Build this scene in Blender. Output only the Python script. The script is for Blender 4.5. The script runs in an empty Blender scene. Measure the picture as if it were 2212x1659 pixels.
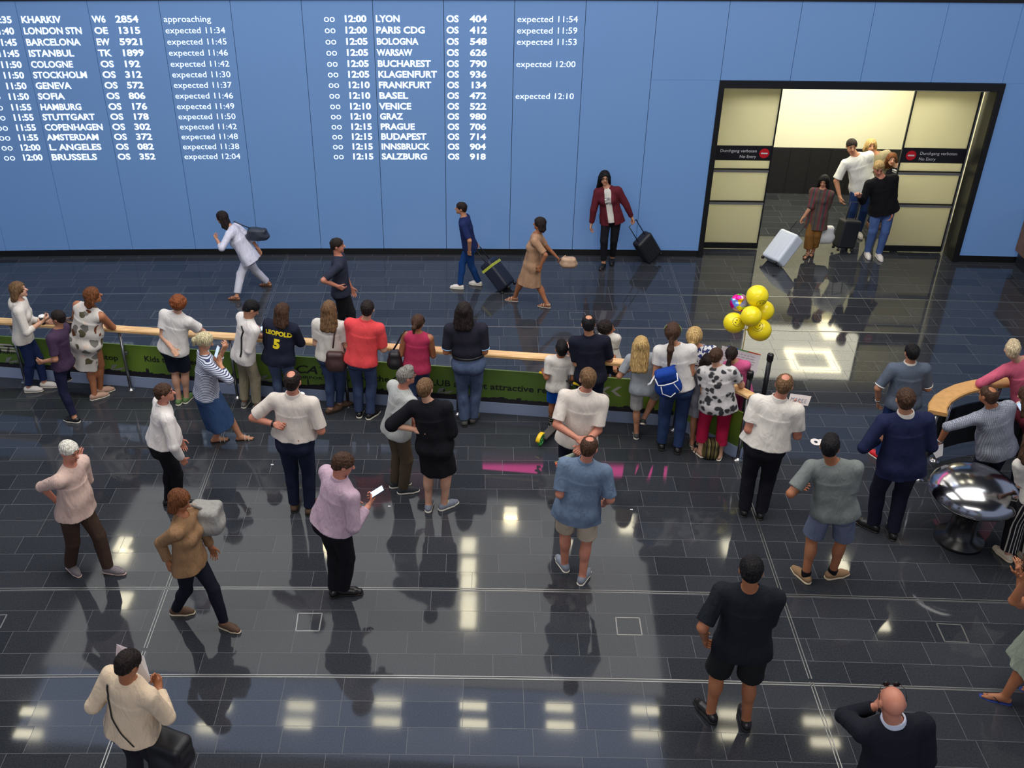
import bpy, math, random
import numpy as np
from math import pi, sin, cos, radians
random.seed(7)
rng = np.random.RandomState(11)
C = bpy.context.scene.collection
SC = bpy.context.scene

# ------------------------------------------------------------------ camera, world, exposure
W_, H_ = 2212, 1659
FPX = 2158.9
PITCH, YAW, ROLL = radians(30.774), radians(-3.565), radians(-0.084)
PPX, PPY = W_/2-100.0, H_/2-33.7
CAMZ = 7.4

def cam_axes(p, y, r):
    cp, sp, cy, sy = cos(p), sin(p), cos(y), sin(y)
    f = np.array([sy*cp, cy*cp, -sp]); rr = np.array([cy, -sy, 0.0]); u = np.cross(rr, f)
    cr, sr = cos(r), sin(r)
    return f, cr*rr+sr*u, -sr*rr+cr*u
CF, CR, CU = cam_axes(PITCH, YAW, ROLL)

cam = bpy.data.cameras.new('camera')
cam.sensor_fit = 'HORIZONTAL'; cam.sensor_width = 36.0
cam.lens = FPX*36.0/W_
cam.shift_x = 100.0/W_
cam.shift_y = -33.7/W_
cam.clip_end = 200
camo = bpy.data.objects.new('camera', cam); C.objects.link(camo)
import mathutils
M = mathutils.Matrix(((CR[0], CU[0], -CF[0], 0), (CR[1], CU[1], -CF[1], 0), (CR[2], CU[2], -CF[2], CAMZ), (0, 0, 0, 1)))
camo.matrix_world = M
SC.camera = camo

SC.view_settings.view_transform = 'Standard'
SC.view_settings.look = 'None'
SC.view_settings.exposure = 0.0
SC.view_settings.gamma = 1.0
SC.view_settings.use_curve_mapping = False
SC.cycles.caustics_reflective = False
SC.cycles.caustics_refractive = False
wd = bpy.data.worlds.new('hall_air'); SC.world = wd; wd.use_nodes = True
wd.node_tree.nodes['Background'].inputs[0].default_value = (0.62, 0.72, 1.0, 1)
wd.node_tree.nodes['Background'].inputs[1].default_value = 0.42

def area(name, loc, size, energy, col, target=None, sy=None):
    l = bpy.data.lights.new(name, 'AREA'); l.energy = energy; l.color = col
    l.shape = 'RECTANGLE'; l.size = size; l.size_y = sy or size
    o = bpy.data.objects.new(name, l); C.objects.link(o); o.location = loc
    if target is not None:
        d = mathutils.Vector(target)-mathutils.Vector(loc)
        o.rotation_euler = d.to_track_quat('-Z', 'Y').to_euler()
    return o
# lamps of the hall: broad ceiling panels over the floor and one light from the gallery side
area('hall_lamp', (-4.0, 8.6, 8.8), 6.0, 480, (1.0, 0.97, 0.93), sy=4.5)
area('hall_lamp', (4.0, 8.6, 8.8), 6.0, 480, (1.0, 0.96, 0.90), sy=4.5)
area('gallery_lamp', (0.0, -2.5, 8.6), 9.0, 560, (1.0, 0.94, 0.87), target=(0, 9, 0.5), sy=2.5)
area('added_wall_wash', (0.0, 10.6, 8.8), 16.0, 200, (0.86, 0.93, 1.0), target=(0, 16.4, 1.6), sy=0.5)  # added light on the back wall, set where the floor won't mirror it
area('doorway_lamp', (5.3, 18.2, 2.8), 3.6, 100, (1.0, 0.96, 0.78), sy=2.2)

# ------------------------------------------------------------------ photograph geometry
def ray(x, y): return CF+(x-PPX)/FPX*CR-(y-PPY)/FPX*CU
def flo(x, y, z=0.0):
    d = ray(x, y); p = d*((z-CAMZ)/d[2]); p[2] = z; return p
def aty(x, y, Y):
    d = ray(x, y); p = d*(Y/d[1]); p[2] += CAMZ; return p
WX, WR, WY = 8.09, 189.66, 16.586
WCY = WY-WR
TH0, DTH = radians(-4.882), 1.11797/189.66
def wally(x): return WCY+math.sqrt(WR*WR-(x-WX)**2)
def wp(th, z, off=0.0):
    r = WR+off
    return (WX+r*sin(th), WCY+r*cos(th), z)
def wallpx(x, y, off=0.0):
    d = ray(x, y); Y = 16.5
    for _ in range(25):
        p = d*(Y/d[1]); Y = wally(p[0])+off
    p = d*(Y/d[1]); th = math.atan2(p[0]-WX, p[1]-WCY)
    return th, p[2]+CAMZ

# ------------------------------------------------------------------ materials
MATS = {}
def lin(c):
    def f(v):
        v = v/255.0
        return v/12.92 if v <= 0.04045 else ((v+0.055)/1.055)**2.4
    return (f(c[0]), f(c[1]), f(c[2]), 1.0)
def newmat(name):
    m = bpy.data.materials.new(name); m.use_nodes = True
    nt = m.node_tree
    return m, nt, nt.nodes['Principled BSDF']
def N(nt, t, **kw):
    n = nt.nodes.new(t)
    for k, v in kw.items():
        if k.startswith('i_'):
            key = k[2:]
            n.inputs[int(key) if key.isdigit() else key.replace('_', ' ')].default_value = v
        else: setattr(n, k, v)
    return n
def plain(name, col, rough=0.5, metal=0.0, emis=0.0, spec=0.5, noise=0.0, nscale=20.0, bump=0.0, alpha=None, trans=0.0):
    if name in MATS: return MATS[name]
    m, nt, b = newmat(name); c = lin(col) if max(col) > 1.0 else (*col, 1.0)
    b.inputs['Base Color'].default_value = c; b.inputs['Roughness'].default_value = rough
    b.inputs['Metallic'].default_value = metal; b.inputs['Specular IOR Level'].default_value = spec
    if trans: b.inputs['Transmission Weight'].default_value = trans
    if emis:
        b.inputs['Emission Color'].default_value = c; b.inputs['Emission Strength'].default_value = emis
    if noise or bump:
        tc = N(nt, 'ShaderNodeTexCoord'); nz = N(nt, 'ShaderNodeTexNoise', i_Scale=nscale, i_Detail=4.0)
        nt.links.new(tc.outputs['Object'], nz.inputs['Vector'])
        if noise:
            mx = N(nt, 'ShaderNodeMixRGB', blend_type='MULTIPLY'); mx.inputs[0].default_value = 1.0
            mx.inputs[1].default_value = c
            rm = N(nt, 'ShaderNodeMapRange'); rm.inputs[1].default_value = 0.3; rm.inputs[2].default_value = 0.7
            rm.inputs[3].default_value = 1-noise; rm.inputs[4].default_value = 1+noise*0.4
            nt.links.new(nz.outputs[0], rm.inputs[0]); nt.links.new(rm.outputs[0], mx.inputs[2])
            nt.links.new(mx.outputs[0], b.inputs['Base Color'])
        if bump:
            bp = N(nt, 'ShaderNodeBump', i_Strength=bump, i_Distance=0.01)
            nt.links.new(nz.outputs[0], bp.inputs['Height']); nt.links.new(bp.outputs[0], b.inputs['Normal'])
    MATS[name] = m; return m
def cloth(name, col, wr=0.5, noise=0.12, rough=0.9, pattern=None, cols=(), sc=1.0):
    """woven cloth: broad soft creases as bump, a faint weave, optional printed or woven pattern"""
    if name in MATS: return MATS[name]
    m, nt, b = newmat(name); L = nt.links.new
    b.inputs['Roughness'].default_value = rough; b.inputs['Specular IOR Level'].default_value = 0.2
    tc = N(nt, 'ShaderNodeTexCoord'); O = tc.outputs['Object']
    c0 = lin(col)
    mpz = N(nt, 'ShaderNodeMapping'); mpz.inputs['Scale'].default_value = (1.5, 1.5, 0.55); L(O, mpz.inputs[0])
    nz = N(nt, 'ShaderNodeTexNoise', i_Scale=3.2, i_Detail=2.5, i_Distortion=1.0); L(mpz.outputs[0], nz.inputs['Vector'])
    nf = N(nt, 'ShaderNodeTexNoise', i_Scale=8.0, i_Detail=2.0, i_Distortion=1.5); L(mpz.outputs[0], nf.inputs['Vector'])
    ad = N(nt, 'ShaderNodeMath', operation='MULTIPLY_ADD'); L(nf.outputs[0], ad.inputs[0]); ad.inputs[1].default_value = 0.35; L(nz.outputs[0], ad.inputs[2])
    bp = N(nt, 'ShaderNodeBump', i_Strength=wr, i_Distance=0.05); L(ad.outputs[0], bp.inputs['Height']); L(bp.outputs[0], b.inputs['Normal'])
    sep = N(nt, 'ShaderNodeSeparateXYZ'); L(O, sep.inputs[0])
    def mixc(fac, a, bb):
        mx = N(nt, 'ShaderNodeMixRGB'); L(fac, mx.inputs[0])
        if isinstance(a, tuple): mx.inputs[1].default_value = a
        else: L(a, mx.inputs[1])
        if isinstance(bb, tuple): mx.inputs[2].default_value = bb
        else: L(bb, mx.inputs[2])
        return mx.outputs[0]
    def wave(axis, period, duty, inp=None):
        s = N(nt, 'ShaderNodeMath', operation='MULTIPLY'); L(sep.outputs[axis] if inp is None else inp, s.inputs[0]); s.inputs[1].default_value = 1.0/period
        f = N(nt, 'ShaderNodeMath', operation='FRACT'); L(s.outputs[0], f.inputs[0])
        g = N(nt, 'ShaderNodeMath', operation='LESS_THAN'); L(f.outputs[0], g.inputs[0]); g.inputs[1].default_value = duty
        return g.outputs[0]
    out = None
    if pattern == 'breton': out = mixc(wave('Z', 0.021*sc, 0.42), c0, lin(cols[0]))
    elif pattern == 'pinstripe': out = mixc(wave('X', 0.030*sc, 0.26), c0, lin(cols[0]))
    elif pattern == 'gingham':
        a = mixc(wave('X', 0.017*sc, 0.5), c0, lin(cols[0])); out = mixc(wave('Z', 0.017*sc, 0.5), a, lin(cols[1]))
    elif pattern == 'blobs':
        v = N(nt, 'ShaderNodeTexVoronoi', i_Scale=13.0*sc); nw = N(nt, 'ShaderNodeTexNoise', i_Scale=9.0)
        L(O, nw.inputs['Vector']); ms = N(nt, 'ShaderNodeVectorMath', operation='MULTIPLY_ADD'); L(nw.outputs['Color'], ms.inputs[0]); ms.inputs[1].default_value = (0.08, 0.08, 0.08); L(O, ms.inputs[2]); L(ms.outputs[0], v.inputs['Vector'])
        r = N(nt, 'ShaderNodeValToRGB'); r.color_ramp.elements[0].position = 0.36; r.color_ramp.elements[0].color = (0, 0, 0, 1); r.color_ramp.elements[1].position = 0.5; r.color_ramp.elements[1].color = (1, 1, 1, 1)
        L(v.outputs['Distance'], r.inputs[0]); out = mixc(r.outputs[0], lin(cols[0]), c0)
    elif pattern == 'paisley':
        v = N(nt, 'ShaderNodeTexVoronoi', i_Scale=8.5*sc); nw = N(nt, 'ShaderNodeTexNoise', i_Scale=6.0)
        L(O, nw.inputs['Vector']); ms = N(nt, 'ShaderNodeVectorMath', operation='MULTIPLY_ADD'); L(nw.outputs['Color'], ms.inputs[0]); ms.inputs[1].default_value = (0.16, 0.16, 0.16); L(O, ms.inputs[2]); L(ms.outputs[0], v.inputs['Vector'])
        pick = N(nt, 'ShaderNodeValToRGB'); pick.color_ramp.interpolation = 'CONSTANT'
        els = pick.color_ramp.elements; els[0].color = lin(cols[0]); els[1].position = 0.3; els[1].color = lin(cols[1])
        e = els.new(0.62); e.color = lin(cols[2])
        e = els.new(0.82); e.color = lin((225, 205, 190))
        sp = N(nt, 'ShaderNodeSeparateColor'); L(v.outputs['Color'], sp.inputs[0]); L(sp.outputs[0], pick.inputs[0])
        r = N(nt, 'ShaderNodeValToRGB'); r.color_ramp.elements[0].position = 0.40; r.color_ramp.elements[0].color = (1, 1, 1, 1); r.color_ramp.elements[1].position = 0.45; r.color_ramp.elements[1].color = (0, 0, 0, 1)
        L(v.outputs['Distance'], r.inputs[0]); out = mixc(r.outputs[0], c0, pick.outputs[0])
    elif pattern == 'floral':
        v = N(nt, 'ShaderNodeTexNoise', i_Scale=26.0*sc, i_Detail=1.0); L(O, v.inputs['Vector'])
        r = N(nt, 'ShaderNodeValToRGB'); r.color_ramp.elements[0].position = 0.50; r.color_ramp.elements[1].position = 0.53
        L(v.outputs[0], r.inputs[0]); out = mixc(r.outputs[0], c0, lin(cols[0]))
    elif pattern == 'longstripe':
        out = mixc(wave('X', 0.07*sc, 0.35), c0, lin(cols[0]))
        out = mixc(wave('X', 0.11*sc, 0.2), out, lin(cols[1]))
    elif pattern == 'socks': out = mixc(wave('Z', 0.035, 0.3), c0, lin(cols[0]))
    mx = N(nt, 'ShaderNodeMixRGB', blend_type='MULTIPLY'); mx.inputs[0].default_value = 1.0
    if out is None: mx.inputs[1].default_value = c0
    else: L(out, mx.inputs[1])
    n3 = N(nt, 'ShaderNodeTexNoise', i_Scale=140.0, i_Detail=2.0); L(O, n3.inputs['Vector'])
    a2 = N(nt, 'ShaderNodeMath', operation='MULTIPLY_ADD'); L(nf.outputs[0], a2.inputs[0]); a2.inputs[1].default_value = 0.6; L(n3.outputs[0], a2.inputs[2])
    rm = N(nt, 'ShaderNodeMapRange'); rm.inputs[1].default_value = 0.45; rm.inputs[2].default_value = 1.15
    rm.inputs[3].default_value = 1-noise; rm.inputs[4].default_value = 1+noise*0.5
    L(a2.outputs[0], rm.inputs[0]); L(rm.outputs[0], mx.inputs[2]); L(mx.outputs[0], b.inputs['Base Color'])
    MATS[name] = m; return m
def hairmat(name, col, col2=None):
    if name in MATS: return MATS[name]
    m, nt, b = newmat(name); L = nt.links.new
    tc = N(nt, 'ShaderNodeTexCoord'); mp = N(nt, 'ShaderNodeMapping'); mp.inputs['Scale'].default_value = (95, 95, 9)
    L(tc.outputs['Object'], mp.inputs[0]); nz = N(nt, 'ShaderNodeTexNoise', i_Scale=1.0, i_Detail=3.0, i_Distortion=0.6); L(mp.outputs[0], nz.inputs['Vector'])
    r = N(nt, 'ShaderNodeValToRGB'); c = lin(col); c2 = lin(col2) if col2 else tuple(min(1, v*1.7+0.003) for v in c[:3])+(1,)
    r.color_ramp.elements[0].position = 0.36; r.color_ramp.elements[0].color = tuple(v*0.55 for v in c[:3])+(1,)
    r.color_ramp.elements[1].position = 0.68; r.color_ramp.elements[1].color = c2
    e = r.color_ramp.elements.new(0.5); e.color = c
    L(nz.outputs[0], r.inputs[0]); L(r.outputs[0], b.inputs['Base Color'])
    b.inputs['Roughness'].default_value = 0.6; b.inputs['Specular IOR Level'].default_value = 0.18
    bp = N(nt, 'ShaderNodeBump', i_Strength=0.8, i_Distance=0.012); L(nz.outputs[0], bp.inputs['Height']); L(bp.outputs[0], b.inputs['Normal'])
    MATS[name] = m; return m
def skinmat(name, col):
    if name in MATS: return MATS[name]
    m, nt, b = newmat(name); L = nt.links.new; c = lin(col)
    tc = N(nt, 'ShaderNodeTexCoord'); nz = N(nt, 'ShaderNodeTexNoise', i_Scale=9.0, i_Detail=3.0); L(tc.outputs['Object'], nz.inputs['Vector'])
    r = N(nt, 'ShaderNodeValToRGB'); r.color_ramp.elements[0].position = 0.3; r.color_ramp.elements[0].color = (c[0]*0.88, c[1]*0.78, c[2]*0.74, 1)
    r.color_ramp.elements[1].position = 0.7; r.color_ramp.elements[1].color = c
    L(nz.outputs[0], r.inputs[0]); L(r.outputs[0], b.inputs['Base Color'])
    b.inputs['Roughness'].default_value = 0.5; b.inputs['Subsurface Weight'].default_value = 0.0
    b.inputs['Specular IOR Level'].default_value = 0.35
    MATS[name] = m; return m

# ------------------------------------------------------------------ objects and tags
def tag(o, label=None, cat=None, group=None, kind=None):
    if label: o['label'] = label
    if cat: o['category'] = cat
    if group: o['group'] = group
    if kind: o['kind'] = kind
    return o
def empty(name, loc=(0, 0, 0), rz=0.0, **t):
    o = bpy.data.objects.new(name, None); C.objects.link(o); o.location = loc; o.rotation_euler = (0, 0, rz)
    o.empty_display_size = 0.1
    return tag(o, **t)
def meshobj(name, v, f, mat, parent=None, smooth=True, quads=None):
    me = bpy.data.meshes.new(name)
    if quads is not None:
        nv, nq = len(v), len(quads)
        me.vertices.add(nv); me.vertices.foreach_set('co', np.asarray(v, np.float32).ravel())
        me.loops.add(nq*4); me.loops.foreach_set('vertex_index', np.asarray(quads, np.int32).ravel())
        me.polygons.add(nq); me.polygons.foreach_set('loop_start', np.arange(0, nq*4, 4, dtype=np.int32))
        me.polygons.foreach_set('loop_total', np.full(nq, 4, np.int32))
        me.polygons.foreach_set('use_smooth', np.full(nq, smooth, bool))
        me.update(calc_edges=True)
    else:
        me.from_pydata([tuple(map(float, p)) for p in v], [], [tuple(map(int, q)) for q in f])
        if smooth: me.polygons.foreach_set('use_smooth', [True]*len(me.polygons))
        me.update()
    for mm in (mat if isinstance(mat, (list, tuple)) else [mat]): me.materials.append(mm)
    o = bpy.data.objects.new(name, me); C.objects.link(o)
    if parent is not None: o.parent = parent
    return o

def norm(v): v = np.asarray(v, float); return v/(np.linalg.norm(v)+1e-12)
class B:
    """collects simple solids into one mesh"""
    def __init__(s): s.v = []; s.f = []
    def add(s, v, f):
        k = len(s.v); s.v += [tuple(p) for p in v]; s.f += [tuple(i+k for i in q) for q in f]; return s
    def box(s, c, hsz, M3=None):
        c = np.asarray(c, float); vs = []
        for i in range(8):
            p = np.array([hsz[0]*(1 if i & 1 else -1), hsz[1]*(1 if i & 2 else -1), hsz[2]*(1 if i & 4 else -1)])
            if M3 is not None: p = M3@p
            vs.append(c+p)
        return s.add(vs, [(0, 2, 3, 1), (4, 5, 7, 6), (0, 1, 5, 4), (2, 6, 7, 3), (0, 4, 6, 2), (1, 3, 7, 5)])
    def hexa(s, lo, hi):
        """lo, hi: four points each, same order, counter-clockwise from above"""
        return s.add(list(lo)+list(hi), [(3, 2, 1, 0), (4, 5, 6, 7), (0, 1, 5, 4), (1, 2, 6, 5), (2, 3, 7, 6), (3, 0, 4, 7)])
    def tube(s, pts, r, n=10, closed=False, sq=None):
        pts = [np.asarray(p, float) for p in pts]; m = len(pts); rings = []
        rr = r if hasattr(r, '__len__') else [r]*m
        ref = np.array([0, 0, 1.0])
        for i in range(m):
            a = pts[(i-1) % m] if (closed or i > 0) else pts[i]; b = pts[(i+1) % m] if (closed or i < m-1) else pts[i]
            d = norm(b-a)
            if abs(d@ref) > 0.97: ref = np.array([0, 1.0, 0]) if abs(d[1]) < 0.9 else np.array([1.0, 0, 0])
            x = norm(np.cross(ref, d)); y = np.cross(d, x); ref = y
            if sq: rings.append([pts[i]+x*sq[0]*cos(t)+y*sq[1]*sin(t) for t in np.arange(n)*2*pi/n])
            else: rings.append([pts[i]+rr[i]*(x*cos(t)+y*sin(t)) for t in np.arange(n)*2*pi/n])
        k = len(s.v)
        for rg in rings: s.v += [tuple(p) for p in rg]
        for i in range(m if closed else m-1):
            j = (i+1) % m
            for q in range(n):
                w = (q+1) % n; s.f.append((k+i*n+q, k+i*n+w, k+j*n+w, k+j*n+q))
        if not closed:
            s.f.append(tuple(k+q for q in reversed(range(n)))); s.f.append(tuple(k+(m-1)*n+q for q in range(n)))
        return s
    def cyl(s, a, b, r0, r1=None, n=16): return s.tube([a, b], [r0, r0 if r1 is None else r1], n)
    def lathe(s, prof, c=(0, 0, 0), n=32, ax=None):
        c = np.asarray(c, float); k = len(s.v); m = len(prof)
        A = np.eye(3) if ax is None else ax
        for (r, z) in prof:
            for t in np.arange(n)*2*pi/n: s.v.append(tuple(c+A@np.array([r*cos(t), r*sin(t), z])))
        for i in range(m-1):
            for q in range(n):
                w = (q+1) % n; s.f.append((k+i*n+q, k+i*n+w, k+(i+1)*n+w, k+(i+1)*n+q))
        s.f.append(tuple(k+q for q in reversed(range(n)))); s.f.append(tuple(k+(m-1)*n+q for q in range(n)))
        return s
    def build(s, name, mat, parent=None, smooth=False, bevel=0.0, seg=2, autosm=True):
        o = meshobj(name, s.v, s.f, mat, parent, smooth)
        if bevel:
            md = o.modifiers.new('bevel', 'BEVEL'); md.width = bevel; md.segments = seg; md.limit_method = 'ANGLE'
        return o

def textmesh(s, size, bold=0.0, align='LEFT', shear=0.0, spacing=1.0):
    cu = bpy.data.curves.new('txt', 'FONT'); cu.body = s; cu.size = size; cu.offset = bold; cu.align_x = align
    cu.shear = shear; cu.space_character = spacing; cu.resolution_u = 3
    o = bpy.data.objects.new('txt', cu); C.objects.link(o)
    dg = bpy.context.evaluated_depsgraph_get(); me = o.evaluated_get(dg).to_mesh()
    v = np.array([tuple(p.co) for p in me.vertices]) if len(me.vertices) else np.zeros((0, 3))
    f = [tuple(p.vertices) for p in me.polygons]
    o.evaluated_get(dg).to_mesh_clear(); bpy.data.objects.remove(o); bpy.data.curves.remove(cu)
    return v, f
# ------------------------------------------------------------------ organic surfaces: signed distances meshed by surface nets
def V(*a): return np.array(a, float)
class S:
    def __init__(s, noise=None, namp=0.0): s.ops = []; s.cuts = []; s.noise = noise; s.namp = namp; s.lo = V(9, 9, 9); s.hi = V(-9, -9, -9)
    def _bb(s, pts, r):
        for p in pts: s.lo = np.minimum(s.lo, np.asarray(p)-r); s.hi = np.maximum(s.hi, np.asarray(p)+r)
    def _put(s, f, k, sub, cut):
        if cut:
            g = f
            def f(P, g=g, cut=cut):
                d = g(P)
                for (pt, n) in cut: d = np.maximum(d, (P-pt)@n)
                return d
        s.ops.append((f, k, sub)); return s
    def rc(s, a, b, ra, rb=None, k=0.03, sub=False, cut=None):
        a = np.asarray(a, float); b = np.asarray(b, float); rb = ra if rb is None else rb
        ab = b-a; L2 = ab@ab+1e-12
        def f(P):
            t = np.clip(((P-a)@ab)/L2, 0, 1)
            return np.sqrt((((P-a)-t[..., None]*ab)**2).sum(-1))-(ra+(rb-ra)*t)
        if not sub: s._bb((a, b), max(ra, rb))
        return s._put(f, k, sub, cut)
    def el(s, c, r, A=None, k=0.03, sub=False, cut=None):
        c = np.asarray(c, float); r = np.asarray(r, float); A = np.eye(3) if A is None else np.asarray(A)   # rows of A: axes
        def f(P):
            q = (P-c)@A.T
            k0 = np.sqrt(((q/r)**2).sum(-1)); k1 = np.sqrt(((q/(r*r))**2).sum(-1))+1e-9
            return k0*(k0-1.0)/k1
        if not sub: s._bb((c,), max(r))
        return s._put(f, k, sub, cut)
    def bx(s, c, h, rad, A=None, k=0.03, sub=False, cut=None):
        c = np.asarray(c, float); h = np.asarray(h, float)-rad; A = np.eye(3) if A is None else np.asarray(A)
        def f(P):
            q = np.abs((P-c)@A.T)-h
            return np.sqrt((np.maximum(q, 0)**2).sum(-1))+np.minimum(q.max(-1), 0)-rad
        if not sub: s._bb((c,), np.linalg.norm(h)+rad)
        return s._put(f, k, sub, cut)
    def ec(s, a, b, ra, rb, x, k=0.03, sub=False, cut=None, n=0, amp=0.0):
        """elliptic cone from a to b; ra, rb = (half width along x, half depth); n folds of depth amp at b"""
        a = np.asarray(a, float); b = np.asarray(b, float); L = np.linalg.norm(b-a); w = (b-a)/L
        x = norm(np.asarray(x)-(np.asarray(x)@w)*w); y = np.cross(w, x)
        def f(P):
            q = P-a; t = q@w; u = np.clip(t/L, 0, 1)
            rx = ra[0]+(rb[0]-ra[0])*u; ry = ra[1]+(rb[1]-ra[1])*u
            qx, qy = q@x, q@y
            k0 = np.sqrt((qx/rx)**2+(qy/ry)**2)
            d = (k0-1)*np.minimum(rx, ry)
            if n: d = d+amp*u*np.sin(n*np.arctan2(qy, qx)+3*u)
            return np.maximum(d, np.abs(t-L/2)-L/2)
        if not sub: s._bb((a, b), max(ra+rb))
        return s._put(f, k, sub, cut)
    def poly(s, pts, r, k=0.01):
        for i in range(len(pts)-1):
            s.rc(pts[i], pts[i+1], r if not hasattr(r, '__len__') else r[i], r if not hasattr(r, '__len__') else r[i+1], k)
        return s
    def plane(s, pt, n): s.cuts.append((np.asarray(pt, float), norm(n))); return s
    def field(s, P, hd=1e9):
        """P: (blocks, m, 3)"""
        d = np.full(P.shape[:2], 1.0)
        Cn = P.mean(1) if hd < 1e8 else None
        for f, k, sub in s.ops:
            if Cn is None: sel = slice(None); Q = P
            else:
                sel = np.nonzero(f(Cn) < hd*1.7+k)[0]
                if len(sel) == 0: continue
                Q = P[sel]
            e = f(Q); c = d[sel]
            if sub: d[sel] = np.maximum(c, -e)
            elif k > 0:
                h = np.maximum(k-np.abs(c-e), 0)/k; d[sel] = np.minimum(c, e)-h*h*k*0.25
            else: d[sel] = np.minimum(c, e)
        if s.noise is not None: d = d+s.noise(P)
        for (pt, n) in s.cuts: d = np.maximum(d, (P-pt)@n)
        return d
    def val(s, P): return s.field(np.asarray(P, float)[None])[0]
    def mesh(s, h):
        Bk = 8; bs = Bk*h
        lo = s.lo-3*h-s.namp; hi = s.hi+3*h+s.namp
        nb = np.maximum(np.ceil((hi-lo)/bs).astype(int), 1)
        I = np.stack(np.meshgrid(*[np.arange(q) for q in nb], indexing='ij'), -1).reshape(-1, 3)
        cen = lo+(I+0.5)*bs; hd = bs*0.8661
        dc = s.field(cen[:, None, :])[:, 0]
        I = I[np.abs(dc) < hd*1.45+s.namp]
        g = np.arange(Bk+1)
        loc = np.stack(np.meshgrid(g, g, g, indexing='ij'), -1).reshape(-1, 3)
        P = lo+(I[:, None, :]*Bk+loc[None])*h
        D = s.field(P, hd).reshape(-1, Bk+1, Bk+1, Bk+1)
        n = Bk
        cor = [D[:, i:i+n, j:j+n, k:k+n] for i in (0, 1) for j in (0, 1) for k in (0, 1)]
        neg = sum((c < 0).astype(np.int8) for c in cor)
        bi, ci, cj, ck = np.nonzero((neg > 0) & (neg < 8))
        cv = np.stack([c[bi, ci, cj, ck] for c in cor], -1)
        gi = I[bi]*Bk+np.stack([ci, cj, ck], -1)
        offs = np.array([(i, j, k) for i in (0, 1) for j in (0, 1) for k in (0, 1)], float)
        acc = np.zeros((len(gi), 3)); cnt = np.zeros(len(gi))
        for a in range(8):
            for b in range(a+1, 8):
                if np.abs(offs[a]-offs[b]).sum() != 1: continue
                va, vb = cv[:, a], cv[:, b]; m = (va < 0) != (vb < 0)
                t = np.where(m, va/np.where(m, va-vb, 1), 0)
                acc += np.where(m[:, None], offs[a]+t[:, None]*(offs[b]-offs[a]), 0); cnt += m
        v = lo+(gi+acc/cnt[:, None])*h
        dim = nb*Bk+2
        key = (gi[:, 0]*dim[1]+gi[:, 1])*dim[2]+gi[:, 2]
        o = np.argsort(key); key = key[o]; v = v[o]; cv = cv[o]
        st = np.array([dim[1]*dim[2], dim[2], 1])
        idx = np.arange(len(key)); quads = []
        for ax, (b, c), far in ((0, (1, 2), 4), (1, (2, 0), 2), (2, (0, 1), 1)):
            v0 = cv[:, 0] < 0; m = v0 != (cv[:, far] < 0)
            w = idx[m]; kk = key[m]; q = [w]; ok = np.ones(len(w), bool)
            for dlt in (st[b], st[b]+st[c], st[c]):
                z = np.searchsorted(key, kk-dlt); z = np.minimum(z, len(key)-1); ok &= key[z] == kk-dlt; q.append(z)
            q = np.stack(q, -1); flip = ~v0[m]
            q[flip] = q[flip][:, ::-1]
            quads.append(q[ok])
        return v, np.concatenate(quads)
    def obj(s, name, h, mat, parent=None):
        v, q = s.mesh(h)
        if len(v) == 0: v = np.zeros((4, 3)); q = np.array([[0, 1, 2, 3]])
        return meshobj(name, v, None, mat, parent, True, quads=q)

def creases(amp, freq, seed, zs=1.0):
    r = np.random.RandomState(seed); K = r.normal(size=(5, 3))*freq; K[:, 2] *= zs; ph = r.rand(5)*6.3; Q = r.normal(size=(5, 3))*freq*0.4
    def f(P):
        o = 0
        for i in range(5): o = o+np.sin(P@K[i]+ph[i]+1.6*np.sin(P@Q[i]+ph[(i+2) % 5]))
        return o*(amp/2.6)
    return f

SK = {'light': (205, 160, 135), 'mid': (190, 138, 108), 'tan': (168, 112, 80), 'red': (196, 134, 112), 'dark': (120, 78, 56)}
HB = {'brown': (66, 46, 34), 'dark': (34, 26, 24), 'black': (20, 18, 20), 'red': (120, 66, 36), 'auburn': (98, 58, 32), 'blond': (176, 146, 96),
      'ash': (188, 176, 140), 'gray': (120, 116, 110), 'white': (208, 202, 190), 'lbrown': (104, 78, 54), 'grayblond': (190, 172, 140)}

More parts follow.
